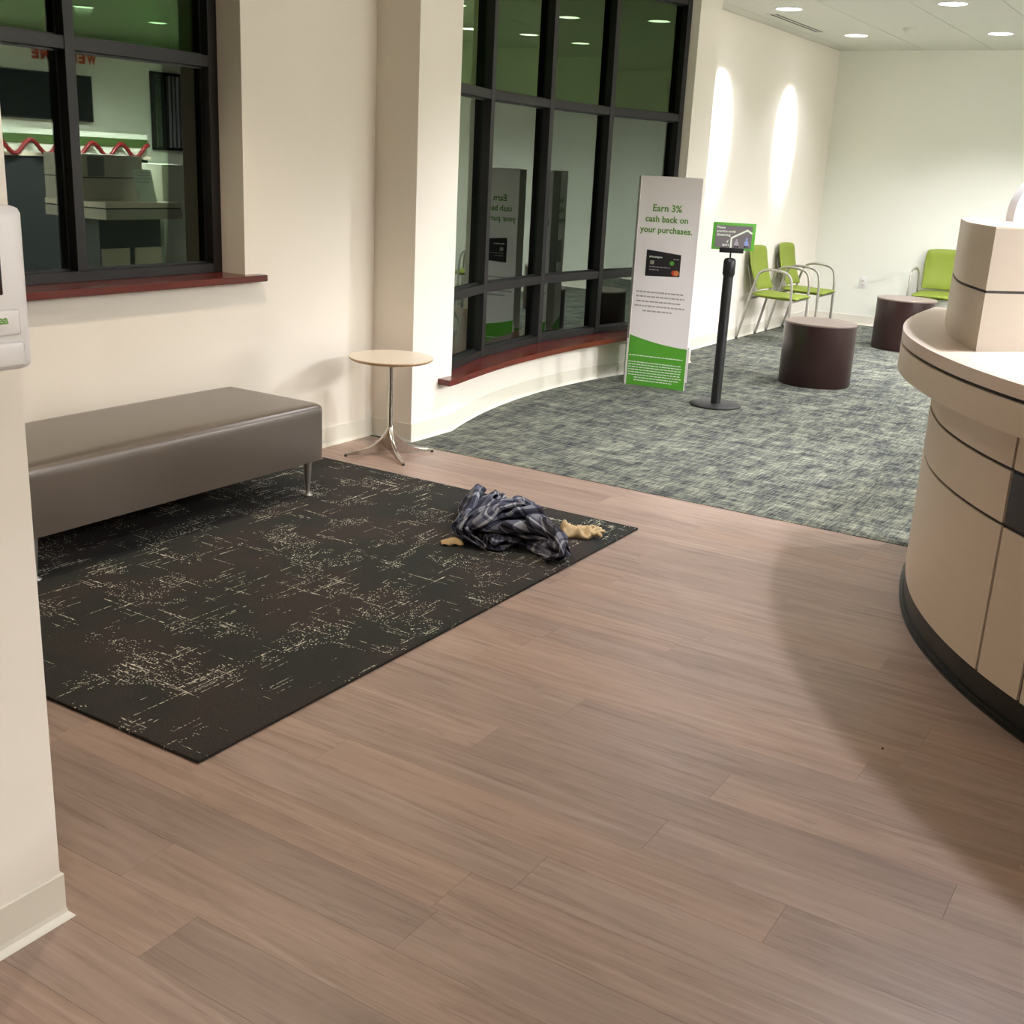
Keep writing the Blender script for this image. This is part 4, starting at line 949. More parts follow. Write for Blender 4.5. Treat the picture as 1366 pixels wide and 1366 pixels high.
1174, 1391, -370, 1338, 1237, -299, 1279, 1172, -209, 1216, 1092, -111, 1049, 1130, 113, 846, 1242, 333, 638, 1414, 513, 502, 1550, 655, 430, 1624, 776, 473,
1652, 831, 569, 1577, 907, 707, 1425, 894, 854, 1274, 768, 927, 2511, -2086, 779, 2474, -1908, 717, 2574, -1884, 830, 2548, -1794, 929, 2400, -1684, 1030, 2139,
-1567, 1131, 1864, -1445, 1247, 1670, -1354, 1305, 1657, -1268, 1454, 1580, -1236, 1325, 1639, -1090, 1237, 1755, -866, 1242, 1813, -676, 1200, 1769, -544,
1097, 1665, -475, 973, 1552, -421, 801, 1618, -458, 624, 1647, -322, 591, 1723, -214, 621, 1834, -274, 688, 1898, -254, 888, 1856, -366, 1167, 1702, -365, 1453,
1411, -235, 1438, 1198, -174, 1399, 1064, -146, 1308, 1103, -27, 1101, 1241, 185, 823, 1463, 347, 551, 1716, 559, 401, 1896, 699, 372, 1937, 780, 467, 1816,
831, 651, 1566, 786, 815, 1340, 867, 1035, 798, -521, 1515, 833, -329, 1503, 942, -108, 1303, 1196, 110, 1047, 1405, 266, 839, 1561, 434, 754, 1649, 554, 817,
1584, 601, 992, 1422, 619, 1240, 654, -548, 1471, 667, -330, 1434, 807, -153, 1239, 1004, 12, 1086, 1217, 282, 902, 1325, 446, 822, 1387, 548, 859, 1383, 628,
990, 1280, 596, 1218, 547, -500, 1462, 678, -310, 1297, 752, -24, 1158, 926, 133, 986, 1093, 256, 913, 1120, 430, 902, 1154, 506, 976, 1183, 472, 1092, 1107,
495, 1251, 419, -537, 1492, 603, -246, 1262, 819, -10, 1016, 873, 254, 907, 1002, 362, 920, 1082, 375, 1033, 949, 467, 1111, 930, 468, 1256, 916, 344, 1319,
223, -668, 1508, 456, -295, 1314, 728, 23, 1000, 908, 249, 795, 986, 336, 819, 943, 319, 1010, 865, 343, 1234, 697, 369, 1372, 703, 340, 1503, -4, -816, 1489,
250, -439, 1338, 582, -18, 1069, 794, 240, 831, 898, 374, 787, 852, 356, 954, 740, 346, 1227, 636, 201, 1426, 483, 266, 1474, -187, -920, 1484, -3, -601, 1397,
339, -180, 1208, 582, 120, 996, 761, 297, 921, 733, 402, 980, 672, 280, 1173, 566, 140, 1369, 395, 167, 1451, -296, -844, 1486, -158, -798, 1319, 51, -382,
1294, 334, -47, 1179, 507, 155, 1087, 554, 253, 1130, 520, 269, 1266, 443, 136, 1343, 370, 34, 1444, -341, -914, 1374, -295, -785, 1280, -168, -514, 1381, 64,
-209, 1283, 232, -23, 1279, 315, 104, 1275, 248, 209, 1268, 255, 150, 1374, 259, 48, 1381, -333, -919, 1227, -458, -800, 1326, -355, -573, 1290, -204, -333,
1328, -49, -151, 1310, -46, -28, 1317, -71, 67, 1357, -17, 121, 1468, 72, 35, 1424, -338, -1082, 1241, -545, -854, 1188, -527, -642, 1277, -419, -412, 1333,
-312, -266, 1308, -370, -186, 1299, -397, -96, 1342, -380, -24, 1471, -148, -48, 1512, -457, -1178, 1115, -747, -886, 1149, -718, -731, 1232, -555, -486, 1219,
-509, -360, 1251, -627, -254, 1204, -663, -312, 1274, -627, -180, 1311, -458, -133, 1553, -679, -1250, 953, -1010, -942, 1041, -949, -787, 1051, -719, -544,
1257, -707, -412, 1251, -658, -437, 1115, -680, -338, 1071, -739, -318, 1153, -684, -202, 1437, -1011, -1219, 822, -1246, -971, 887, -1255, -825, 822, -883,
-600, 1051, -814, -492, 1064, -867, -392, 1050, -809, -342, 996, -785, -245, 1131, -775, -238, 1345, -1391, -1027, 704, -1305, -922, 683, -1523, -833, 785,
-1115, -640, 822, -1062, -529, 884, -1003, -413, 946, -853, -214, 1017, -667, -119, 1185, -672, -95, 1403, -1450, -938, 590, -1527, -797, 685, -1694, -800, 734,
-1390, -669, 772, -1394, -574, 680, -1089, -392, 866, -845, -109, 1159, -602, 27, 1366, -483, -67, 1632, -1209, -840, 456, -1593, -838, 597, -1584, -640, 653,
-1623, -725, 660, -1508, -570, 733, -1149, -313, 883, -894, -31, 1210, -656, 54, 1522, -502, 9, 1751, -1436, -745, 461, -1483, -716, 602, -1637, -687, 560,
-1660, -614, 618, -1481, -471, 675, -1280, -292, 838, -1101, -106, 1046, -930, 27, 1342, -761, 24, 1617, -1528, -684, 382, -1364, -566, 355, -1403, -554, 535,
-1512, -526, 554, -1518, -412, 584, -1555, -332, 641, -1535, -264, 742, -1357, -111, 984, -1220, -79, 1264, -1572, -562, 56, -1448, -580, 198, -1501, -473, 407,
-1410, -302, 441, -1435, -311, 597, -1607, -93, 653, -1720, -274, 678, -1551, -319, 868, -1629, -353, 1008, -1640, -425, 28, -1605, -567, 231, -1483, -423, 311,
-1459, -150, 408, -1600, -176, 546, -1564, -22, 592, -1659, 87, 741, -1750, -292, 771, -1798, -370, 814, -1617, -273, 69, -1731, -573, 247, -1580, -423, 250,
-1316, -143, 329, -1462, -24, 477, -1720, 2, 523, -1743, 106, 687, -1755, 182, 769, -1895, 39, 812, -1667, -140, 59, -1808, -491, 198, -1762, -477, 294, -1429,
-198, 228, -1366, -21, 398, -1823, -171, 349, -1957, -111, 515, -1937, 226, 692, -1954, 442, 777, -1705, 78, 20, -1813, -257, 188, -1779, -295, 284, -1562,
-269, 172, -1333, -35, 301, -1679, -47, 354, -1971, -195, 265, -2024, 65, 590, -2037, 583, 615, -1342, -1158, 166, -1633, -1023, 436, -1787, -938, 463, -1771,
-1065, 525, -2014, -1207, 802, -1736, -947, 1038, -1539, -753, 1201, -1225, -1090, 215, -1737, -964, 397, -2000, -1063, 524, -2104, -1073, 672, -2114, -1089,
821, -1797, -853, 1028, -1680, -683, 1072, -1322, -1031, 113, -1843, -938, 335, -2179, -1064, 514, -2290, -1000, 614, -2122, -935, 879, -1992, -797, 904, -1393,
-642, 1048, -1640, -863, 235, -1881, -824, 330, -2036, -943, 550, -2126, -922, 665, -2097, -795, 782, -1718, -667, 973, -1103, -463, 1201, -1780, -854, 410,
-1893, -732, 408, -1992, -755, 554, -2061, -793, 672, -1929, -714, 808, -1608, -601, 943, -1298, -378, 1127, -1577, -602, 320, -1742, -581, 436, -1901, -606,
581, -1802, -493, 669, -1952, -644, 746, -1784, -677, 758, -1566, -435, 877, -1650, -519, 342, -1602, -278, 416, -1806, -367, 489, -1743, -195, 592, -1873,
-293, 654, -1808, -485, 802, -1756, -455, 907, -1522, -124, 271, -1649, -100, 441, -1856, -213, 479, -1773, -54, 579, -1878, -143, 704, -1908, -308, 914, -1860,
-339, 1003, -1424, 42, 219, -1638, 80, 409, -1843, -24, 394, -1849, 108, 541, -1833, 200, 618, -1782, 99, 873, -1704, 44, 942, -1421, 185, 256, -1795, 30, 269,
-1976, 21, 323, -1763, 282, 544, -1606, 490, 737, -1706, 636, 841, -1604, 554, 875, -1512, 129, 151, -1938, 40, 192, -1962, 160, 313, -1702, 529, 614, -1441,
877, 812, -1390, 1050, 986, -1494, 1011, 1073, -1666, 196, 232, -2020, 158, 167, -1903, 386, 329, -1582, 837, 677, -1353, 1262, 964, -1119, 1365, 1064, -1286,
1315, 1126, -1782, 275, 133, -2019, 365, 182, -1823, 659, 392, -1444, 1121, 708, -1164, 1482, 1025, -1062, 1591, 1142, -1224, 1528, 1176, -1789, 492, 119,
-1938, 615, 214, -1793, 912, 485, -1451, 1303, 806, -1234, 1550, 1067, -1106, 1709, 1189, -1250, 1667, 1187, -1700, 729, 249, -1822, 869, 258, -1688, 1087, 484,
-1499, 1405, 786, -1232, 1639, 1013, -1189, 1789, 1157, -1263, 1805, 1238, -1688, 990, 134, -1751, 1072, 293, -1785, 1169, 507, -1536, 1450, 667, -1377, 1666,
921, -1297, 1843, 1110, -1171, 1982, 1225, -1716, 1197, 93, -1834, 1170, 284, -1886, 1238, 463, -1685, 1481, 596, -1477, 1734, 897, -1277, 2000, 1136, -1051,
2197, 1170, -1789, 1330, 91, -1947, 1239, 257, -1968, 1321, 422, -1778, 1521, 652, -1540, 1836, 952, -1233, 2177, 1107, -929, 2318, 1012, -1865, 1451, 116,
-2014, 1378, 254, -1991, 1480, 416, -1795, 1707, 663, -1543, 2023, 936, -1117, 2116, 1023, -826, 2241, 929, -1946, 1609, 138, -2022, 1604, 271, -1941, 1729,
440, -1798, 1940, 696, -1437, 2068, 841, -1105, 2111, 919, -922, 2288, 888, -1910, 1840, 189, -1968, 1888, 329, -1894, 2016, 485, -1663, 2038, 586, -1388, 2030,
725, -1207, 2178, 842, -1146, 2294, 942, -1779, 2019, 374, -1839, 2142, 361, -1772, 2205, 478, -1588, 2102, 507, -1452, 2120, 624, -1434, 2162, 769, -1357,
2291, 900, -1743, 2176, 228, -1661, 2267, 312, -1721, 2335, 398, -1604, 2287, 458, -1619, 2187, 548, -1578, 2229, 718, -1375, 2327, 790, -1652, 2336, 206,
-1608, 2415, 250, -1606, 2451, 367, -1617, 2421, 535, -1653, 2298, 617, -1524, 2367, 667, -1252, 2394, 670, -1163, 2269, 165, -1124, 2239, 287, -1166, 2215,
425, -1158, 2159, 546, -1216, 2213, 723, -1031, 2270, 650, -706, 2341, 635, -816, -1214, 396, -931, -1014, 493, -939, -766, 493, -887, -603, 431, -922, -651,
289, -811, -560, 352, -699, -480, 249, -689, -338, 260, -585, -170, 268, -443, 19, 184, -246, 186, 247, -442, 310, 279, -553, 396, 340, -497, 501, 391, -335,
642, 379, -367, 944, 186, -395, 1292, 233, -287, 1553, 114, -139, 1642, 113, 24, 1563, 113, -109, 1464, 227, -394, 1567, 282, -667, 1686, 298, -835, 1584, 176,
-1041, 1717, 148, -1168, 1887, 176, -1191, 2025, 278, -1153, 2052, 401, -1057, 2039, 509, -1009, 2073, 638, -900, 2141, 589, -760, 2220, 616, -568, 2311, 672,
-398, 2463, 739, -783, -1216, 551, -767, -1062, 549, -723, -967, 465, -853, -932, 385, -768, -869, 336, -697, -710, 387, -603, -564, 277, -552, -382, 284, -463,
-212, 239, -340, -63, 195, -320, 76, 329, -277, 191, 414, -266, 345, 421, -280, 430, 337, -296, 572, 303, -216, 726, 232, -285, 966, 326, -212, 1184, 169, -76,
1390, 122, 102, 1465, 134, 18, 1521, 259, -180, 1618, 299, -479, 1616, 372, -832, 1540, 327, -1105, 1531, 206, -1197, 1630, 319, -1288, 1769, 377, -1105, 1841,
467, -989, 1923, 659, -755, 2013, 631, -584, 2108, 682, -430, 2208, 696, -359, 2317, 707, -342, 2377, 826, -615, -1186, 656, -603, -1099, 499, -673, -1246, 409,
-693, -1214, 265, -622, -1093, 350, -566, -864, 388, -487, -609, 289, -449, -365, 383, -364, -190, 340, -253, -132, 247, -150, -24, 269, -58, 49, 330, -89, 129,
237, -108, 302, 205, -144, 491, 213, -211, 512, 378, -120, 613, 328, -157, 829, 389, -22, 1101, 231, 87, 1402, 243, 154, 1595, 253, 10, 1571, 347, -331, 1505,
368, -776, 1437, 250, -1151, 1348, 267, -1349, 1380, 341, -1370, 1460, 462, -1155, 1636, 622, -839, 1855, 791, -486, 2003, 678, -261, 2143, 564, -151, 2249,
569, -187, 2315, 659, -308, 2258, 814, -420, -1159, 670, -479, -1173, 417, -557, -1358, 336, -552, -1337, 191, -486, -1169, 227, -443, -953, 388, -380, -670,
322, -348, -415, 406, -270, -231, 445, -174, -126, 366, -72, -185, 253, 46, -116, 214, 94, 42, 209, 58, 266, 178, -2, 504, 246, -69, 362, 298, -110, 327, 419,
-38, 531, 386, -58, 905, 398, 177, 1286, 279, 246, 1551, 296, 73, 1478, 342, -251, 1400, 365, -778, 1324, 319, -1194, 1215, 411, -1402, 1157, 425, -1287, 1258,
524, -1050, 1487, 728, -652, 1771, 806, -348, 1981, 523, -73, 2131, 486, -5, 2233, 542, -136, 2215, 675, -335, 2130, 913, -236, -1127, 610, -318, -1264, 510,
-324, -1361, 325, -384, -1266, 259, -383, -1150, 335, -315, -973, 356, -283, -755, 403, -241, -575, 350, -151, -395, 347, -100, -325, 438, 18, -277, 354, 139,
-173, 287, 145, 32, 329, 189, 267, 180, 129, 490, 361, 67, 259, 305, -11, 171, 402, -23, 385, 495, 32, 764, 450, 172, 1154, 424, 115, 1370, 372, -76, 1359, 297,
-400, 1171, 373, -886, 1095, 323, -1211, 1029, 407, -1285, 1057, 520, -1099, 1209, 632, -850, 1450, 870, -547, 1691, 668, -243, 1869, 545, -107, 2018, 612,
-132, 2109, 671, -319, 2128, 738, -294, 1941, 932, -51, -1190, 528, -93, -1201, 413, -71, -1085, 332, -126, -1087, 453, -137, -993, 412, -182, -896, 473, -190,
-940, 314, -153, -790, 405, -63, -704, 445, 22, -572, 442, 106, -388, 427, 222, -189, 364, 268, 53, 256, 298, 327, 237, 248, 443, 401, 75, 317, 429, 86, 205,
524, 66, 410, 538, 66, 693, 569, -19, 996, 469, -106, 1127, 408, -281, 1028, 415, -650, 851, 314, -1027, 812, 458, -1210, 862, 491, -1091, 1040, 643, -861,
1273, 877, -564, 1491, 751, -376, 1668, 650, -272, 1806, 713, -385, 1831, 670, -429, 1867, 770, -331, 1806, 864, -288, 1735, 981, 105, -1175, 302, 216, -1191,
352, 315, -1119, 441, 266, -1011, 430, 182, -929, 435, 8, -818, 447, 41, -953, 319, -26, -928, 213, -73, -785, 228, -8, -628, 242, 192, -476, 400, 326, -182,
411, 390, 78, 231, 427, 350, 228, 358, 364, 425, 219, 250, 466, 161, 333, 606, 50, 361, 658, -51, 495, 590, -136, 724, 505, -262, 804, 465, -492, 629, 470,
-906, 455, 410, -1216, 492, 457, -1202, 697, 596, -916, 1034, 844, -550, 1374, 752, -317, 1551, 659, -255, 1637, 709, -382, 1567, 784, -521, 1488, 902, -417,
1433, 1015, -489, 1494, 1075, -354, 1548, 1128, 319, -1103, 146, 495, -1082, 226, 641, -1056, 331, 570, -961, 382, 472, -852, 401, 279, -744, 444, 73, -772,
312, 175, -842, 228, 93, -802, 152, 75, -629, 136, 222, -424, 286, 433, -221, 416, 494, 24, 296, 559, 244, 249, 470, 240, 405, 350, 269, 576, 141, 176, 632,
-43, 188, 580, -157, 245, 516, -280, 390, 530, -420, 455, 502, -666, 316, 470, -1078, 160, 515, -1324, 215, 477, -1173, 544, 696, -752, 1037, 698, -372, 1393,
674, -166, 1512, 668, -304, 1471, 737, -544, 1290, 854, -529, 1107, 1029, -651, 1123, 1104, -613, 1186, 1207, -416, 1272, 1192, 578, -943, 178, 634, -861, 272,
695, -802, 353, 635, -759, 384, 597, -695, 279, 491, -608, 373, 343, -643, 249, 274, -565, 130, 243, -552, 237, 280, -455, 193, 420, -362, 297, 541, -231, 301,
571, -90, 419, 642, 36, 310, 689, 221, 385, 477, 154, 531, 155, 51, 611, -182, 13, 499, -395, -47, 531, -447, 50, 435, -568, 231, 431, -708, 138, 523, -1110,
57, 386, -1290, 76, 520, -1061, 380, 760, -690, 904, 787, -393, 1188, 662, -331, 1229, 744, -487, 1178, 813, -515, 981, 986, -692, 889, 1067, -651, 874, 1174,
-554, 963, 1202, -445, 1084, 1111, 812, -745, 234, 787, -727, 160, 739, -684, 141, 808, -626, 198, 740, -568, 157, 651, -566, 245, 662, -467, 244, 663, -465,
332, 704, -394, 252, 730, -293, 253, 745, -367, 345, 741, -277, 354, 677, -202, 264, 780, -93, 296, 832, 64, 373, 628, 73, 588, 191, -21, 494, -302, -152, 555,
-554, -286, 388, -671, -270, 363, -579, 31, 502, -615, 58, 611, -991, -72, 397, -1163, -103, 543, -904, 238, 733, -636, 593, 781, -592, 743, 884, -691, 782,
928, -554, 734, 993, -723, 693, 1046, -616, 702, 1125, -537, 774, 1096, -455, 850, 1120, -425, 961, 1183, -404, 1044, 1234, 810, -967, 92, 827, -781, 18, 899,
-631, 44, 952, -542, 36, 946, -432, 77, 908, -565, 176, 953, -680, 248, 1007, -800, 336, 1168, -713, 248, 1108, -555, 255, 1065, -402, 277, 1006, -275, 295,
872, -153, 243, 996, -91, 294, 872, -46, 492, 551, -85, 541, 124, -167, 504, -327, -280, 582, -650, -428, 377, -802, -514, 461, -552, -215, 525, -605, 10, 728,
-967, -124, 498, -980, -30, 590, -800, 82, 783, -822, 187, 861, -980, 163, 825, -922, 144, 935, -937, 328, 1001, -756, 478, 1114, -486, 622, 1103, -318, 725,
1093, -264, 821, 1119, 908, -1027, 10, 974, -804, 27, 1081, -626, 34, 1099, -505, 124, 1015, -581, 164, 896, -783, 117, 812, -769, 334, 871, -708, 448, 880,
-617, 447, 740, -624, 407, 863, -537, 474, 954, -396, 556, 906, -320, 586, 785, -272, 599, 529, -311, 491, 226, -343, 523, -79, -386, 572, -330, -412, 558,
-522, -523, 405, -708, -510, 545, -599, -500, 644, -688, -116, 588, -1030, -230, 593, -845, -158, 709, -918, -121, 793, -1160, -233, 648, -1277, -269, 709,
-1214, -150, 855, -995, 89, 1028, -661, 437, 1046, -371, 734, 972, -220, 961, 1057, -114, 998, 980, 1047, -1034, 28, 1119, -881, 61, 1125, -772, 155, 1031,
-709, 107, 1008, -773, 195, 925, -891, 266, 769, -879, 388, 744, -732, 406, 713, -705, 476, 683, -635, 548, 602, -577, 423, 570, -555, 512, 507, -500, 448, 321,
-537, 474, 65, -589, 538, -180, -591, 558, -392, -643, 522, -446, -644, 418, -562, -663, 391, -579, -592, 529, -769, -606, 659, -828, -384, 607, -978, -423,
573, -932, -372, 719, -1132, -491, 611, -1235, -483, 664, -1161, -310, 760, -1007, -87, 940, -723, 240, 1068, -378, 533, 983, -154, 822, 1036, -10, 1075, 1077,
4, 1005, 1227, 1179, -1044, 131, 1110, -992, 165, 996, -1018, 128, 926, -944, 193, 1006, -958, 264, 1015, -902, 362, 938, -923, 405, 937, -856, 508, 802, -897,
543, 706, -817, 490, 549, -764, 493, 391, -758, 545, 219, -718, 573, 32, -745, 531, -152, -728, 539, -330, -757, 557, -447, -823, 460, -559, -726, 597, -679,
-780, 585, -875, -812, 604, -916, -748, 751, -1000, -776, 603, -1101, -693, 535, -1112, -663, 654, -1024, -461, 791, -867, -217, 895, -710, 19, 1065, -524, 273,
1079, -355, 538, 1119, -125, 733, 1085, 41, 899, 1090, -137, 941, 1195, -153, 1137, 1129, 1256, -1284, 80, 1137, -1186, 22, 899, -1166, 17, 842, -1147, 144,
977, -1100, 192, 1047, -1088, 346, 1181, -1020, 420, 1259, -978, 493, 1147, -1036, 513, 926, -994, 472, 670, -926, 481, 402, -878, 517, 172, -858, 528, 64,
-952, 534, 47, -897, 612, -16, -823, 669, -69, -886, 700, -203, -956, 655, -398, -930, 489, -657, -960, 581, -941, -901, 651, -1211, -917, 573, -1224, -846,
672, -1070, -785, 706, -862, -403, 845, -621, -59, 1082, -382, 249, 1188, -225, 472, 1169, -94, 614, 1094, 11, 728, 1169, -42, 839, 1257, -20, 1023, 1362, -6,
1259, 1208, 1446, -1428, 28, 1202, -1366, 16, 1031, -1303, 121, 1067, -1189, 131, 1154, -1211, 244, 1141, -1307, 401, 1384, -1268, 429, 1514, -1188, 482, 1430,
-1237, 542, 1231, -1208, 521, 957, -1138, 451, 675, -1118, 449, 492, -1070, 551, 447, -969, 617, 534, -867, 612, 581, -799, 686, 470, -909, 711, 317, -1019,
715, -29, -1055, 548, -613, -995, 693, -1066, -1090, 591, -1089, -985, 702, -1171, -931, 778, -1016, -786, 837, -870, -639, 903, -655, -371, 970, -439, -28,
1027, -242, 212, 1084, -118, 346, 1185, -94, 522, 1271, 6, 614, 1382, 168, 841, 1351, 107, 1101, 1138, 1554, -1620, 96, 1365, -1609, 69, 1310, -1462, 136, 1378,
-1429, 221, 1316, -1533, 273, 1358, -1538, 422, 1512, -1490, 442, 1627, -1441, 499, 1549, -1425, 588, 1417, -1455, 554, 1256, -1379, 618, 1110, -1222, 625,
1021, -1097, 593, 978, -983, 598, 948, -874, 648, 815, -951, 692, 584, -1030, 719, 254, -1134, 567, -229, -1048, 727, -684, -1138, 772, -734, -1003, 778, -816,
-901, 784, -1013, -981, 866, -727, -666, 1075, -642, -549, 1079, -548, -430, 995, -577, -316, 1074, -546, -157, 1143, -400, 59, 1258, -185, 188, 1304, 7, 371,
1276, 105, 647, 1218, 223, 920, 1164, 339, 1190, 965, 420, 1479, 990, 1488, -1863, 124, 1555, -1849, 192, 1640, -1749, 232, 1605, -1866, 340, 1597, -1856, 439,
1653, -1670, 324, 1613, -1698, 456, 1631, -1660, 553, 1572, -1621, 642, 1522, -1528, 722, 1577, -1424, 715, 1556, -1323, 659, 1503, -1198, 605, 1366, -1012,
586, 1087, -984, 675, 722, -1098, 692, 256, -1263, 682, -149, -1123, 862, -448, -1192, 887, -444, -1047, 898, -259, -815, 924, -464, -787, 954, -676, -993,
1027, -527, -661, 1138, -321, -468, 1181, -317, -332, 1087, -421, -366, 1185, -540, -298, 1156, -407, -140, 1190, -245, 40, 1172, -26, 275, 1156, 173, 486,
1200, 264, 712, 1119, 339, 951, 1162, 1568, -2075, 115, 1800, -1992, 82, 1983, -1922, 123, 2025, -1834, 211, 2000, -1733, 273, 1880, -1696, 407, 1749, -1840,
516, 1654, -1819, 648, 1638, -1738, 745, 1697, -1581, 709, 1707, -1451, 572, 1750, -1335, 475, 1722, -1159, 464, 1497, -1077, 676, 1032, -1129, 704, 454, -1308,
749, -56, -1209, 1002, -369, -1297, 1032, -382, -1137, 1016, -86, -817, 926, 158, -523, 834, -31, -598, 1014, -289, -866, 1092, -300, -681, 1166, -125, -432,
1249, -98, -303, 1215, -229, -206, 1211, -307, -176, 1109, -239, -88, 1208, -83, 92, 1220, 123, 287, 1209, 182, 449, 1068, 295, 553, 1083, 330, 645, 1222, 1697,
-2170, 284, 1966, -2100, 242, 2188, -2037, 206, 2269, -1926, 251, 2201, -1818, 354, 1975, -1912, 349, 1868, -1922, 580, 1788, -1829, 727, 1776, -1687, 754,
1787, -1605, 583, 1844, -1424, 519, 1849, -1265, 514, 1717, -1151, 607, 1396, -1176, 737, 879, -1324, 729, 335, -1314, 969, -95, -1312, 1138, -258, -1201, 1149,
-99, -940, 1060, 313, -625, 894, 456, -422, 822, 272, -588, 1013, -34, -854, 1161, -95, -688, 1189, -33, -430, 1133, 119, -251, 1140, 154, -127, 1145, 124, -37,
1195, 128, 63, 1213, 188, 197, 1172, 233, 310, 1043, 293, 430, 1039, 285, 455, 1153, 392, 515, 1289, 1885, -2224, 422, 2036, -2108, 399, 2211, -2144, 345, 2231,
-2016, 404, 2200, -1914, 484, 2049, -1979, 482, 1967, -1800, 480, 1841, -1713, 584, 1924, -1619, 680, 1801, -1530, 686, 1745, -1393, 673, 1631, -1277, 715,
1419, -1269, 788, 1123, -1395, 782, 769, -1248, 915, 436, -1230, 1056, 188, -1151, 1142, 170, -1004, 1096, 365, -707, 952, 629, -460, 856, 613, -331, 872, 403,
-654, 1043, 109, -881, 1276, 88, -711, 1264, 117, -446, 1081, 316, -131, 1071, 436, 66, 982, 491, 193, 978, 524, 267, 1037, 432, 275, 976, 408, 371, 1000, 372,
323, 1090, 322, 333, 1187, 409, 446, 1219, 2090, -2303, 368, 2120, -2222, 481, 2170, -2136, 576, 2036, -2116, 563, 2101, -2012, 661, 2078, -1893, 600, 2094,
-1760, 548, 2021, -1619, 519, 1934, -1465, 581, 1813, -1443, 774, 1590, -1397, 876, 1321, -1413, 930, 1057, -1444, 989, 886, -1301, 1057, 732, -1221, 1082, 656,
-1101, 1103, 660, -943, 1075, 716, -689, 999, 822, -447, 883, 900, -302, 809, 711, -404, 956, 471, -803, 1143, 200, -880, 1439, 232, -747, 1297, 277, -380,
1178, 524, 12, 949, 710, 247, 780, 820, 389, 737, 745, 480, 776, 617, 486, 965, 574, 400, 1109, 473, 347, 1212, 451, 402, 1139, 477, 486, 1044, 2272, -2353,
384, 2166, -2296, 599, 2038, -2204, 757, 1953, -2090, 839, 1924, -1933, 812, 2011, -1791, 713, 2137, -1678, 611, 2125, -1527, 563, 1996, -1487, 703, 1725,
-1571, 829, 1410, -1502, 996, 1090, -1446, 1186, 846, -1354, 1269, 756, -1249, 1282, 791, -1134, 1202, 932, -994, 1048, 1084, -699, 962, 1163, -442, 776, 1169,
-291, 719, 1100, -217, 811, 835, -494, 998, 537, -885, 1240, 301, -800, 1520, 335, -674, 1422, 501, -318, 1201, 704, 78, 846, 852, 381, 563, 969, 535, 518,
1002, 457, 698, 819, 558, 863, 692, 505, 1088, 606, 426, 1259, 562, 544, 1214, 580, 640, 1135, 2357, -2250, 423, 2231, -2207, 676, 2091, -2145, 890, 1987,
-2043, 1001, 1949, -1896, 982, 2059, -1771, 874, 2031, -1644, 735, 2099, -1522, 758, 1902, -1603, 820, 1682, -1518, 998, 1364, -1405, 1174, 1044, -1269, 1268,
875, -1272, 1407, 799, -1152, 1398, 942, -1048, 1226, 1148, -881, 986, 1261, -535, 801, 1319, -298, 637, 1312, -166, 584, 1282, -189, 806, 1005, -531, 986, 713,
-856, 1309, 495, -747, 1544, 551, -646, 1432, 702, -334, 1209, 825, 58, 851, 948, 362, 582, 1085, 484, 448, 1071, 593, 569, 1013, 519, 806, 897, 509, 1031, 826,
559, 1188, 780, 641, 1088, 796, 752, 1143, 2370, -2133, 538, 2267, -2096, 723, 2141, -2022, 870, 2086, -1957, 1018, 2011, -1840, 1061, 2022, -1706, 1021, 1964,
-1596, 979, 1896, -1482, 999, 1756, -1401, 1033, 1556, -1323, 1125, 1363, -1258, 1270, 1187, -1223, 1380, 1051, -1125, 1412, 1021, -1010, 1363, 1141, -919,
1177, 1302, -791, 930, 1360, -510, 737, 1398, -286, 553, 1460, -173, 520, 1412, -250, 720, 1233, -529, 952, 1033, -769, 1287, 834, -695, 1521, 817, -610, 1404,
857, -385, 1258, 925, -63, 970, 1006, 191, 735, 1138, 368, 597, 1175, 525, 601, 1192, 569, 735, 1161, 596, 891, 1041, 684, 848, 1007, 771, 944, 1053, 706, 1076,
2409, -2171, 749, 2344, -2056, 812, 2287, -1952, 895, 2212, -1842, 958, 2120, -1772, 1095, 1960, -1663, 1172, 1805, -1561, 1258, 1647, -1502, 1320, 1512, -1398,
1363, 1438, -1309, 1379, 1432, -1191, 1402, 1390, -1092, 1380, 1356, -961, 1360, 1322, -822, 1297, 1329, -725, 1124, 1428, -658, 919, 1456, -509, 757, 1502,
-352, 625, 1528, -238, 611, 1535, -295, 747, 1475, -368, 979, 1399, -614, 1265, 1182, -547, 1509, 1002, -416, 1482, 1004, -432, 1327, 991, -256, 1185, 994, -37,
1003, 1048, 251, 812, 1169, 409, 736, 1354, 531, 694, 1372, 647, 615, 1389, 736, 687, 1338, 653, 822, 1257, 679, 1031, 870, -227, 1206, 938, 146, 1070, 1156,
274, 810, 1427, 444, 627, 1596, 619, 525, 1680, 694, 558, 1590, 701, 749, 676, -543, 1649, 715, -220, 1481, 960, 19, 1266, 1261, 228, 1030, 1432, 434, 885,
1488, 518, 892, 1398, 521, 1052, 595, -438, 1601, 685, -148, 1545, 900, 84, 1355, 1083, 230, 1108, 1239, 385, 1045, 1366, 371, 1092, 1343, 426, 1195, 542, -349,
1549, 660, -58, 1423, 844, 96, 1256, 970, 256, 1176, 1095, 318, 1173, 1172, 275, 1256, 1133, 375, 1332, 450, -320, 1547, 683, -89, 1302, 789, 134, 1152, 889,
217, 1086, 922, 257, 1269, 945, 182, 1395, 867, 265, 1501, 295, -381, 1556, 569, -61, 1317, 750, 96, 1065, 808, 250, 1045, 840, 206, 1251, 787, 120, 1466, 631,
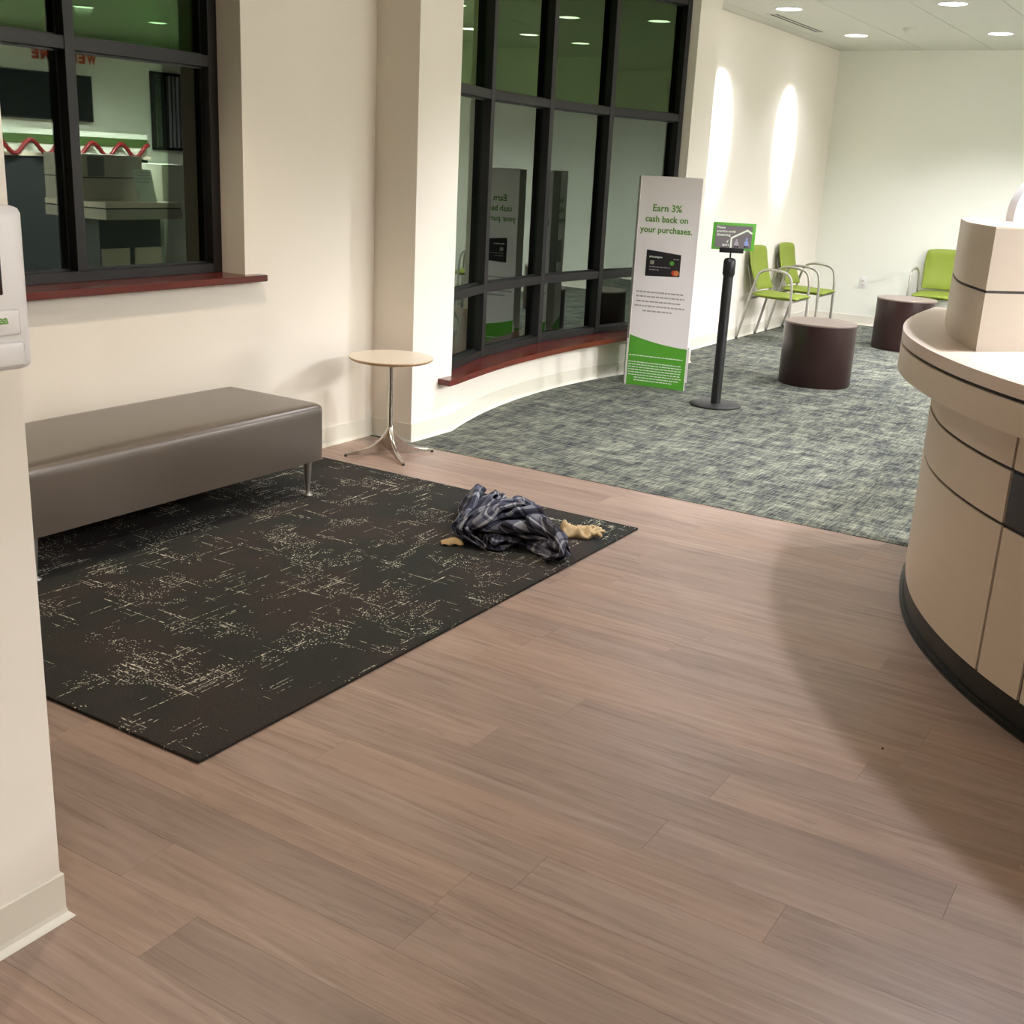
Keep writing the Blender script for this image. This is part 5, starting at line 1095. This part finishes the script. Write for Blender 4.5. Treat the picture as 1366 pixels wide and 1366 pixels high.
189, 1578, 55, -542, 1588, 431, -189, 1298, 640, 110, 1065, 732, 244, 1062, 746, 173, 1224, 674, 66, 1480, 459, 212, 1575, -190, -728, 1581, 170, -310, 1456,
493, -9, 1284, 590, 164, 1175, 633, 103, 1268, 579, -13, 1474, 369, 123, 1539, -448, -835, 1562, -136, -449, 1545, 172, -200, 1325, 379, 6, 1331, 482, -39,
1410, 427, -45, 1540, 282, 41, 1512, -577, -900, 1476, -417, -586, 1515, -159, -325, 1412, 75, -166, 1466, 164, -202, 1541, 162, -86, 1565, 114, -43, 1474,
-670, -895, 1394, -578, -674, 1396, -404, -454, 1538, -261, -283, 1470, -266, -242, 1585, -218, -166, 1508, -160, -162, 1402, -792, -923, 1303, -761, -716,
1400, -569, -514, 1403, -553, -430, 1511, -554, -395, 1399, -577, -332, 1494, -518, -254, 1387, -994, -974, 1226, -933, -770, 1269, -775, -580, 1430, -760,
-464, 1460, -779, -435, 1318, -791, -349, 1349, -818, -375, 1459, -1250, -1023, 1111, -1228, -868, 1199, -963, -588, 1346, -847, -551, 1275, -971, -469, 1212,
-1046, -492, 1291, -995, -367, 1397, -1443, -1012, 911, -1519, -985, 1022, -1098, -749, 1128, -1033, -605, 1127, -1135, -599, 1242, -1239, -523, 1285, -1176,
-351, 1351, -1584, -960, 733, -1814, -996, 876, -1408, -766, 1042, -1366, -754, 1175, -1497, -716, 1096, -1267, -474, 1112, -1039, -342, 1267, -1795, -910, 666,
-1968, -967, 811, -1709, -867, 930, -1709, -808, 953, -1509, -716, 934, -1131, -381, 1082, -850, -175, 1386, -1708, -819, 631, -1882, -807, 752, -2017, -868,
800, -1774, -789, 854, -1393, -507, 958, -1129, -265, 1125, -842, -67, 1427, -1733, -759, 527, -1944, -809, 627, -1905, -728, 737, -1763, -702, 825, -1529,
-495, 890, -1385, -306, 1114, -1073, -227, 1366, -1630, -699, 325, -1819, -716, 490, -1809, -636, 604, -1778, -529, 607, -1762, -565, 815, -1759, -565, 931,
-1624, -451, 1112, -1707, -694, 207, -1855, -607, 434, -1972, -419, 416, -1901, -410, 575, -1918, -429, 743, -1951, -603, 890, -1964, -559, 999, -1823, -740,
227, -1882, -600, 262, -2192, -372, 434, -2048, -455, 646, -2037, -288, 632, -1978, -256, 753, -1837, -448, 875, -1884, -740, 132, -1936, -738, 303, -2253,
-482, 544, -2228, -321, 547, -2090, -341, 811, -2086, -150, 683, -1963, -46, 766, -1962, -641, 142, -2054, -686, 221, -2312, -523, 434, -2371, -358, 524, -2124,
-426, 935, -2070, -264, 932, -2082, 78, 761, -1970, -424, 181, -2088, -498, 198, -2308, -390, 394, -2421, -443, 567, -2116, -455, 825, -1953, -411, 1061, -1974,
-40, 947
]
def in_pattern(i, j):
    if 0 <= i <= 27 and 0 <= j <= 34: return not (j > 32 and 10 < i < 17)
    return (-24 <= i < 0 or 27 < i <= 51) and 25 <= j <= 33
def on_edge(i, j): return not all(in_pattern(i+a, j+b) for a in (-1, 0, 1) for b in (-1, 0, 1))
def sewn(i, j): return on_edge(i, j) and not (j == 0 and 0 < i < 27) and not (i in (-24, 51) and 25 < j < 33) and not (j >= 32 and 10 <= i <= 17)
node, ids = {}, []
for l in (0, 1):
    for i in range(-24, 52):
        for j in range(35):
            if in_pattern(i, j):
                if l and sewn(i, j): node[(l, i, j)] = node[(0, i, j)]
                else: node[(l, i, j)] = len(ids); ids.append((i, j))
fcs = []
for l in (0, 1):
    for i in range(-24, 51):
        for j in range(34):
            k = [(l, i, j), (l, i+1, j), (l, i+1, j+1), (l, i, j+1)]
            if all(q in node for q in k) and not (l == 0 and 12 <= i <= 13): fcs.append([node[q] for q in (k if l == 0 else k[::-1])])
vco = [(SHIRT[3*n]/10000, SHIRT[3*n+1]/10000, SHIRT[3*n+2]/10000) for n in range(len(ids))]
me = bpy.data.meshes.new('flannel_shirt'); me.from_pydata(vco, [], fcs)
uvl = me.uv_layers.new(name='cloth')
for lp in me.loops: uvl.data[lp.index].uv = (ids[lp.vertex_index][0]*.02, ids[lp.vertex_index][1]*.02)
me.materials.append(M['plaid']); me.shade_smooth()
so = bpy.data.objects.new('flannel_shirt', me); link(so)
SHS = (.92,1.55,1.1)
so.scale = SHS; so.rotation_euler = (0, 0, R(-54)); so.location = (3.835, 2.375, .0125)
m_ = so.modifiers.new('thick', 'SOLIDIFY'); m_.thickness = .003; m_.offset = 0
m_ = so.modifiers.new('smooth', 'SUBSURF'); m_.levels = m_.render_levels = 1
tag(so, 'crumpled navy and grey plaid flannel shirt lying in a heap on the rug', 'shirt')
# tan work glove: a palm with five limp fingers, crumpled
def glove():
    bm = bmesh.new(); rd = random.Random(5)
    def crumple(p):
        x, y = p
        z = .007+.022*abs(math.sin(x*46+y*22))+.016*abs(math.sin(y*70-x*35))+.006*math.sin(x*120)
        return z
    N_, W__ = 22, 14
    g = [[None]*(W__+1) for _ in range(N_+1)]; gb = [[None]*(W__+1) for _ in range(N_+1)]
    for i in range(N_+1):
        for j in range(W__+1):
            u, v = i/N_, j/W__*2-1
            hw = .040+.012*math.sin(u*3.1)+.006*math.sin(u*11)
            x = u*.135; y = v*hw+.01*math.sin(u*7); z = crumple((x, y)); e_ = 1-abs(v)**3
            k_ = .35+.65*e_; hgt = (1.25-.45*u)*1.05
            g[i][j] = bm.verts.new((x, y, max(.004, z*k_*hgt+.004))); gb[i][j] = bm.verts.new((x, y*.96, .0015))
    for i in range(N_):
        for j in range(W__):
            bm.faces.new((g[i][j], g[i+1][j], g[i+1][j+1], g[i][j+1])); bm.faces.new((gb[i][j], gb[i][j+1], gb[i+1][j+1], gb[i+1][j]))
        bm.faces.new((g[i][0], gb[i][0], gb[i+1][0], g[i+1][0])); bm.faces.new((g[i][W__], g[i+1][W__], gb[i+1][W__], gb[i][W__]))
    for j in range(W__):
        bm.faces.new((g[0][j], g[0][j+1], gb[0][j+1], gb[0][j])); bm.faces.new((g[N_][j], gb[N_][j], gb[N_][j+1], g[N_][j+1]))
    o = obj('work_glove', bm, M['tan'], smooth=True)
    fing = [((.12, -.034), -24, .058), ((.13, -.012), -8, .070), ((.132, .012), 5, .066), ((.125, .034), 20, .050), ((.05, .045), 62, .055)]
    for (fx, fy), an, ln in fing:
        bm = bmesh.new(); pts = []
        for i in range(7):
            s_ = i/6; a = R(an+18*math.sin(s_*3+an)); pts.append((fx-.012+math.cos(a)*ln*s_, fy+math.sin(a)*ln*s_, .014+.010*abs(math.sin(s_*5+an))))
        tube(bm, pts, [.011, .0125, .0125, .012, .0115, .010, .006], 10, .75); obj('finger', bm, M['tan'], o, smooth=True)
    return o
gv = glove(); gv.location = (4.01, 2.195, .0105); gv.rotation_euler = (0, 0, R(-47))
tag(gv, 'crumpled tan work glove on the rug right of the shirt', 'glove')
# second tan scrap under the left of the shirt
bm = bmesh.new(); N_ = 10; gr = [[bm.verts.new((.09*i/N_-.045, .055*j/N_-.0275, .004+.018*math.sin(i/N_*3.14)*math.sin(j/N_*3.14)+.004*math.sin(i*1.3+j))) for j in range(N_+1)] for i in range(N_+1)]
for i in range(N_):
    for j in range(N_): bm.faces.new((gr[i][j], gr[i+1][j], gr[i+1][j+1], gr[i][j+1]))
o = obj('tan_cloth', bm, M['tan'], smooth=True, loc=(3.625, 2.485, .0105)); o.rotation_euler = (0, 0, R(-50)); m_ = o.modifiers.new('thick', 'SOLIDIFY'); m_.thickness = .003
tag(o, 'scrap of tan cloth peeking from under the left end of the shirt', 'cloth')
# crumb of dirt on the planks
bm = bmesh.new(); bmesh.ops.create_icosphere(bm, subdivisions=1, radius=.005); bmesh.ops.scale(bm, vec=(1, .7, .5), verts=bm.verts)
tag(obj('crumb', bm, M['black'], loc=(2.98, .58, .002)), 'tiny black crumb on the planks near the counter', 'debris')

# ------------------------------------------------------------------ far side of the room, seen mirrored in the night windows
tv = thing('wall_television', 'large black television on the wall mirrored in the left window', 'television', (9.45, YR, 1.72))
bxo('screen', -.70, .70, .075, .085, .02, .53, M['tv'], tv); bxo('bezel', -.72, .72, .04, .08, 0, .55, M['black'], tv, bev=.005); bxo('bracket', -.15, .15, 0, .04, .15, .4, M['black'], tv)
wl = thing('wall_lettering', 'orange WELCOME letters high on the wall mirrored in the left window', 'letters', (9.86, YR, 2.42), math.pi)
cx_ = -.45
for ch in 'WELCOME':
    wd = .145 if ch in 'WM' else .10
    text(ch, wl, cx_, cx_+wd, 0, -.012, M['orange'], name='letter', bold=.05, hscale=.17); cx_ += wd+.025
tl = thing('teller_counter', 'long white teller counter with a green strip mirrored in the left window', 'counter', (9.2, -3.9, 0))
bxo('counter_body', -1.1, 1.1, -.3, .3, 0, 1.30, M['slate'], tl); bxo('counter_top', -1.13, 1.13, -.33, .33, 1.30, 1.34, M['lamtop'], tl); bxo('green_strip', -1.1, 1.1, .301, .31, 1.44, 1.54, M['tealgreen'] if 'tealgreen' in M else M.setdefault('tealgreen', plain('muted_green', (70, 92, 40), .6)), tl)
bxo('screen_panel', -1.1, 1.1, .28, .30, 1.34, 1.60, M['wall_far'], tl)
bm = bmesh.new(); pts = [(8.15+.02*i, -3.52, 1.40+.075*math.cos(i*.02*math.pi*2/.42)) for i in range(106)]; tube(bm, pts, [.022+.008*(i % 2) for i in range(106)], 8)
tag(obj('tinsel_garland', bm, M['red'], smooth=True), 'red tinsel garland swagged along the teller counter mirrored in the left window', 'garland')
w3 = bpy.data.objects.new('window_3', None); w3['kind'] = 'structure'; link(w3)
bxo('pane', 11.2, 11.8, YR+.004, YR+.02, 1.46, 2.38, M['glass_low'], w3)
for a_, b_ in ((11.16, 11.21), (11.79, 11.84), (11.36, 11.39)): bxo('window_frame', a_, b_, YR+.001, YR+.05, 1.42, 2.42, M['frame'], w3)
for z_ in (1.42, 2.38): bxo('window_frame', 11.16, 11.84, YR+.001, YR+.05, z_, z_+.04, M['frame'], w3)
for i in range(5): bxo('blind_slat', 11.45+i*.07, 11.48+i*.07, YR+.02, YR+.04, 1.46, 2.38, M['grey'], w3)
# second pod of the reception desk, to the right of the picture
pd = thing('teller_pod', 'pale two-tier teller pod with a dark notice mirrored in the left window', 'counter', (7.07, -.35, 0))
bxo('pod_base', -.34, .34, -.30, .22, .09, .86, M['slate'], pd); bxo('pod_toe', -.32, .32, -.26, .18, 0, .09, M['toe'], pd)
bxo('pod_panel', -.33, -.03, .221, .232, .09, .60, M['lam'], pd); bxo('pod_panel', .03, .33, .221, .232, .09, .60, M['lam'], pd)
bxo('pod_fascia', -.42, .42, -.38, .42, .86, .945, M['lamgrey'], pd); bxo('pod_inlay', -.41, .41, -.37, .41, .945, .957, M['dark'], pd); bxo('pod_ledge', -.42, .42, -.38, .42, .957, 1.0, M['lamtop'], pd)
bxo('pod_upper', -.42, .26, -.36, .10, 1.0, 1.19, M['lamgrey'], pd); bxo('pod_inlay', -.41, .25, -.35, .09, 1.19, 1.20, M['dark'], pd); bxo('pod_upper', -.42, .26, -.36, .10, 1.20, 1.385, M['lamgrey'], pd)
nt_ = bxo('notice_board', 6.74, 6.91, -.249, -.244, 1.205, 1.37, M['signgrey']); tag(nt_, 'dark square notice on the teller pod mirrored in the left window', 'sign')
bm = bmesh.new(); box(bm, -.10, .10, -.003, .003, 0, .28); fo = obj('leaflet', bm, M['brochure'], loc=(7.22, -.06, 1.002)); fo.rotation_euler = (R(14), 0, 0)
tag(fo, 'white leaflet leaning on the teller pod mirrored in the left window', 'leaflet')
bars(fo, [(-.08, .08, .25), (-.08, .07, .23), (-.08, .08, .20), (-.08, .06, .17)], .0035, M['greytext'], .008)
tag(bxo('storage_cabinet', 7.56, 7.95, -.75, -.25, 0, 1.32, M['wall_far'], bev=.004), 'tall white cabinet beside the teller pod mirrored in the left window', 'cabinet')
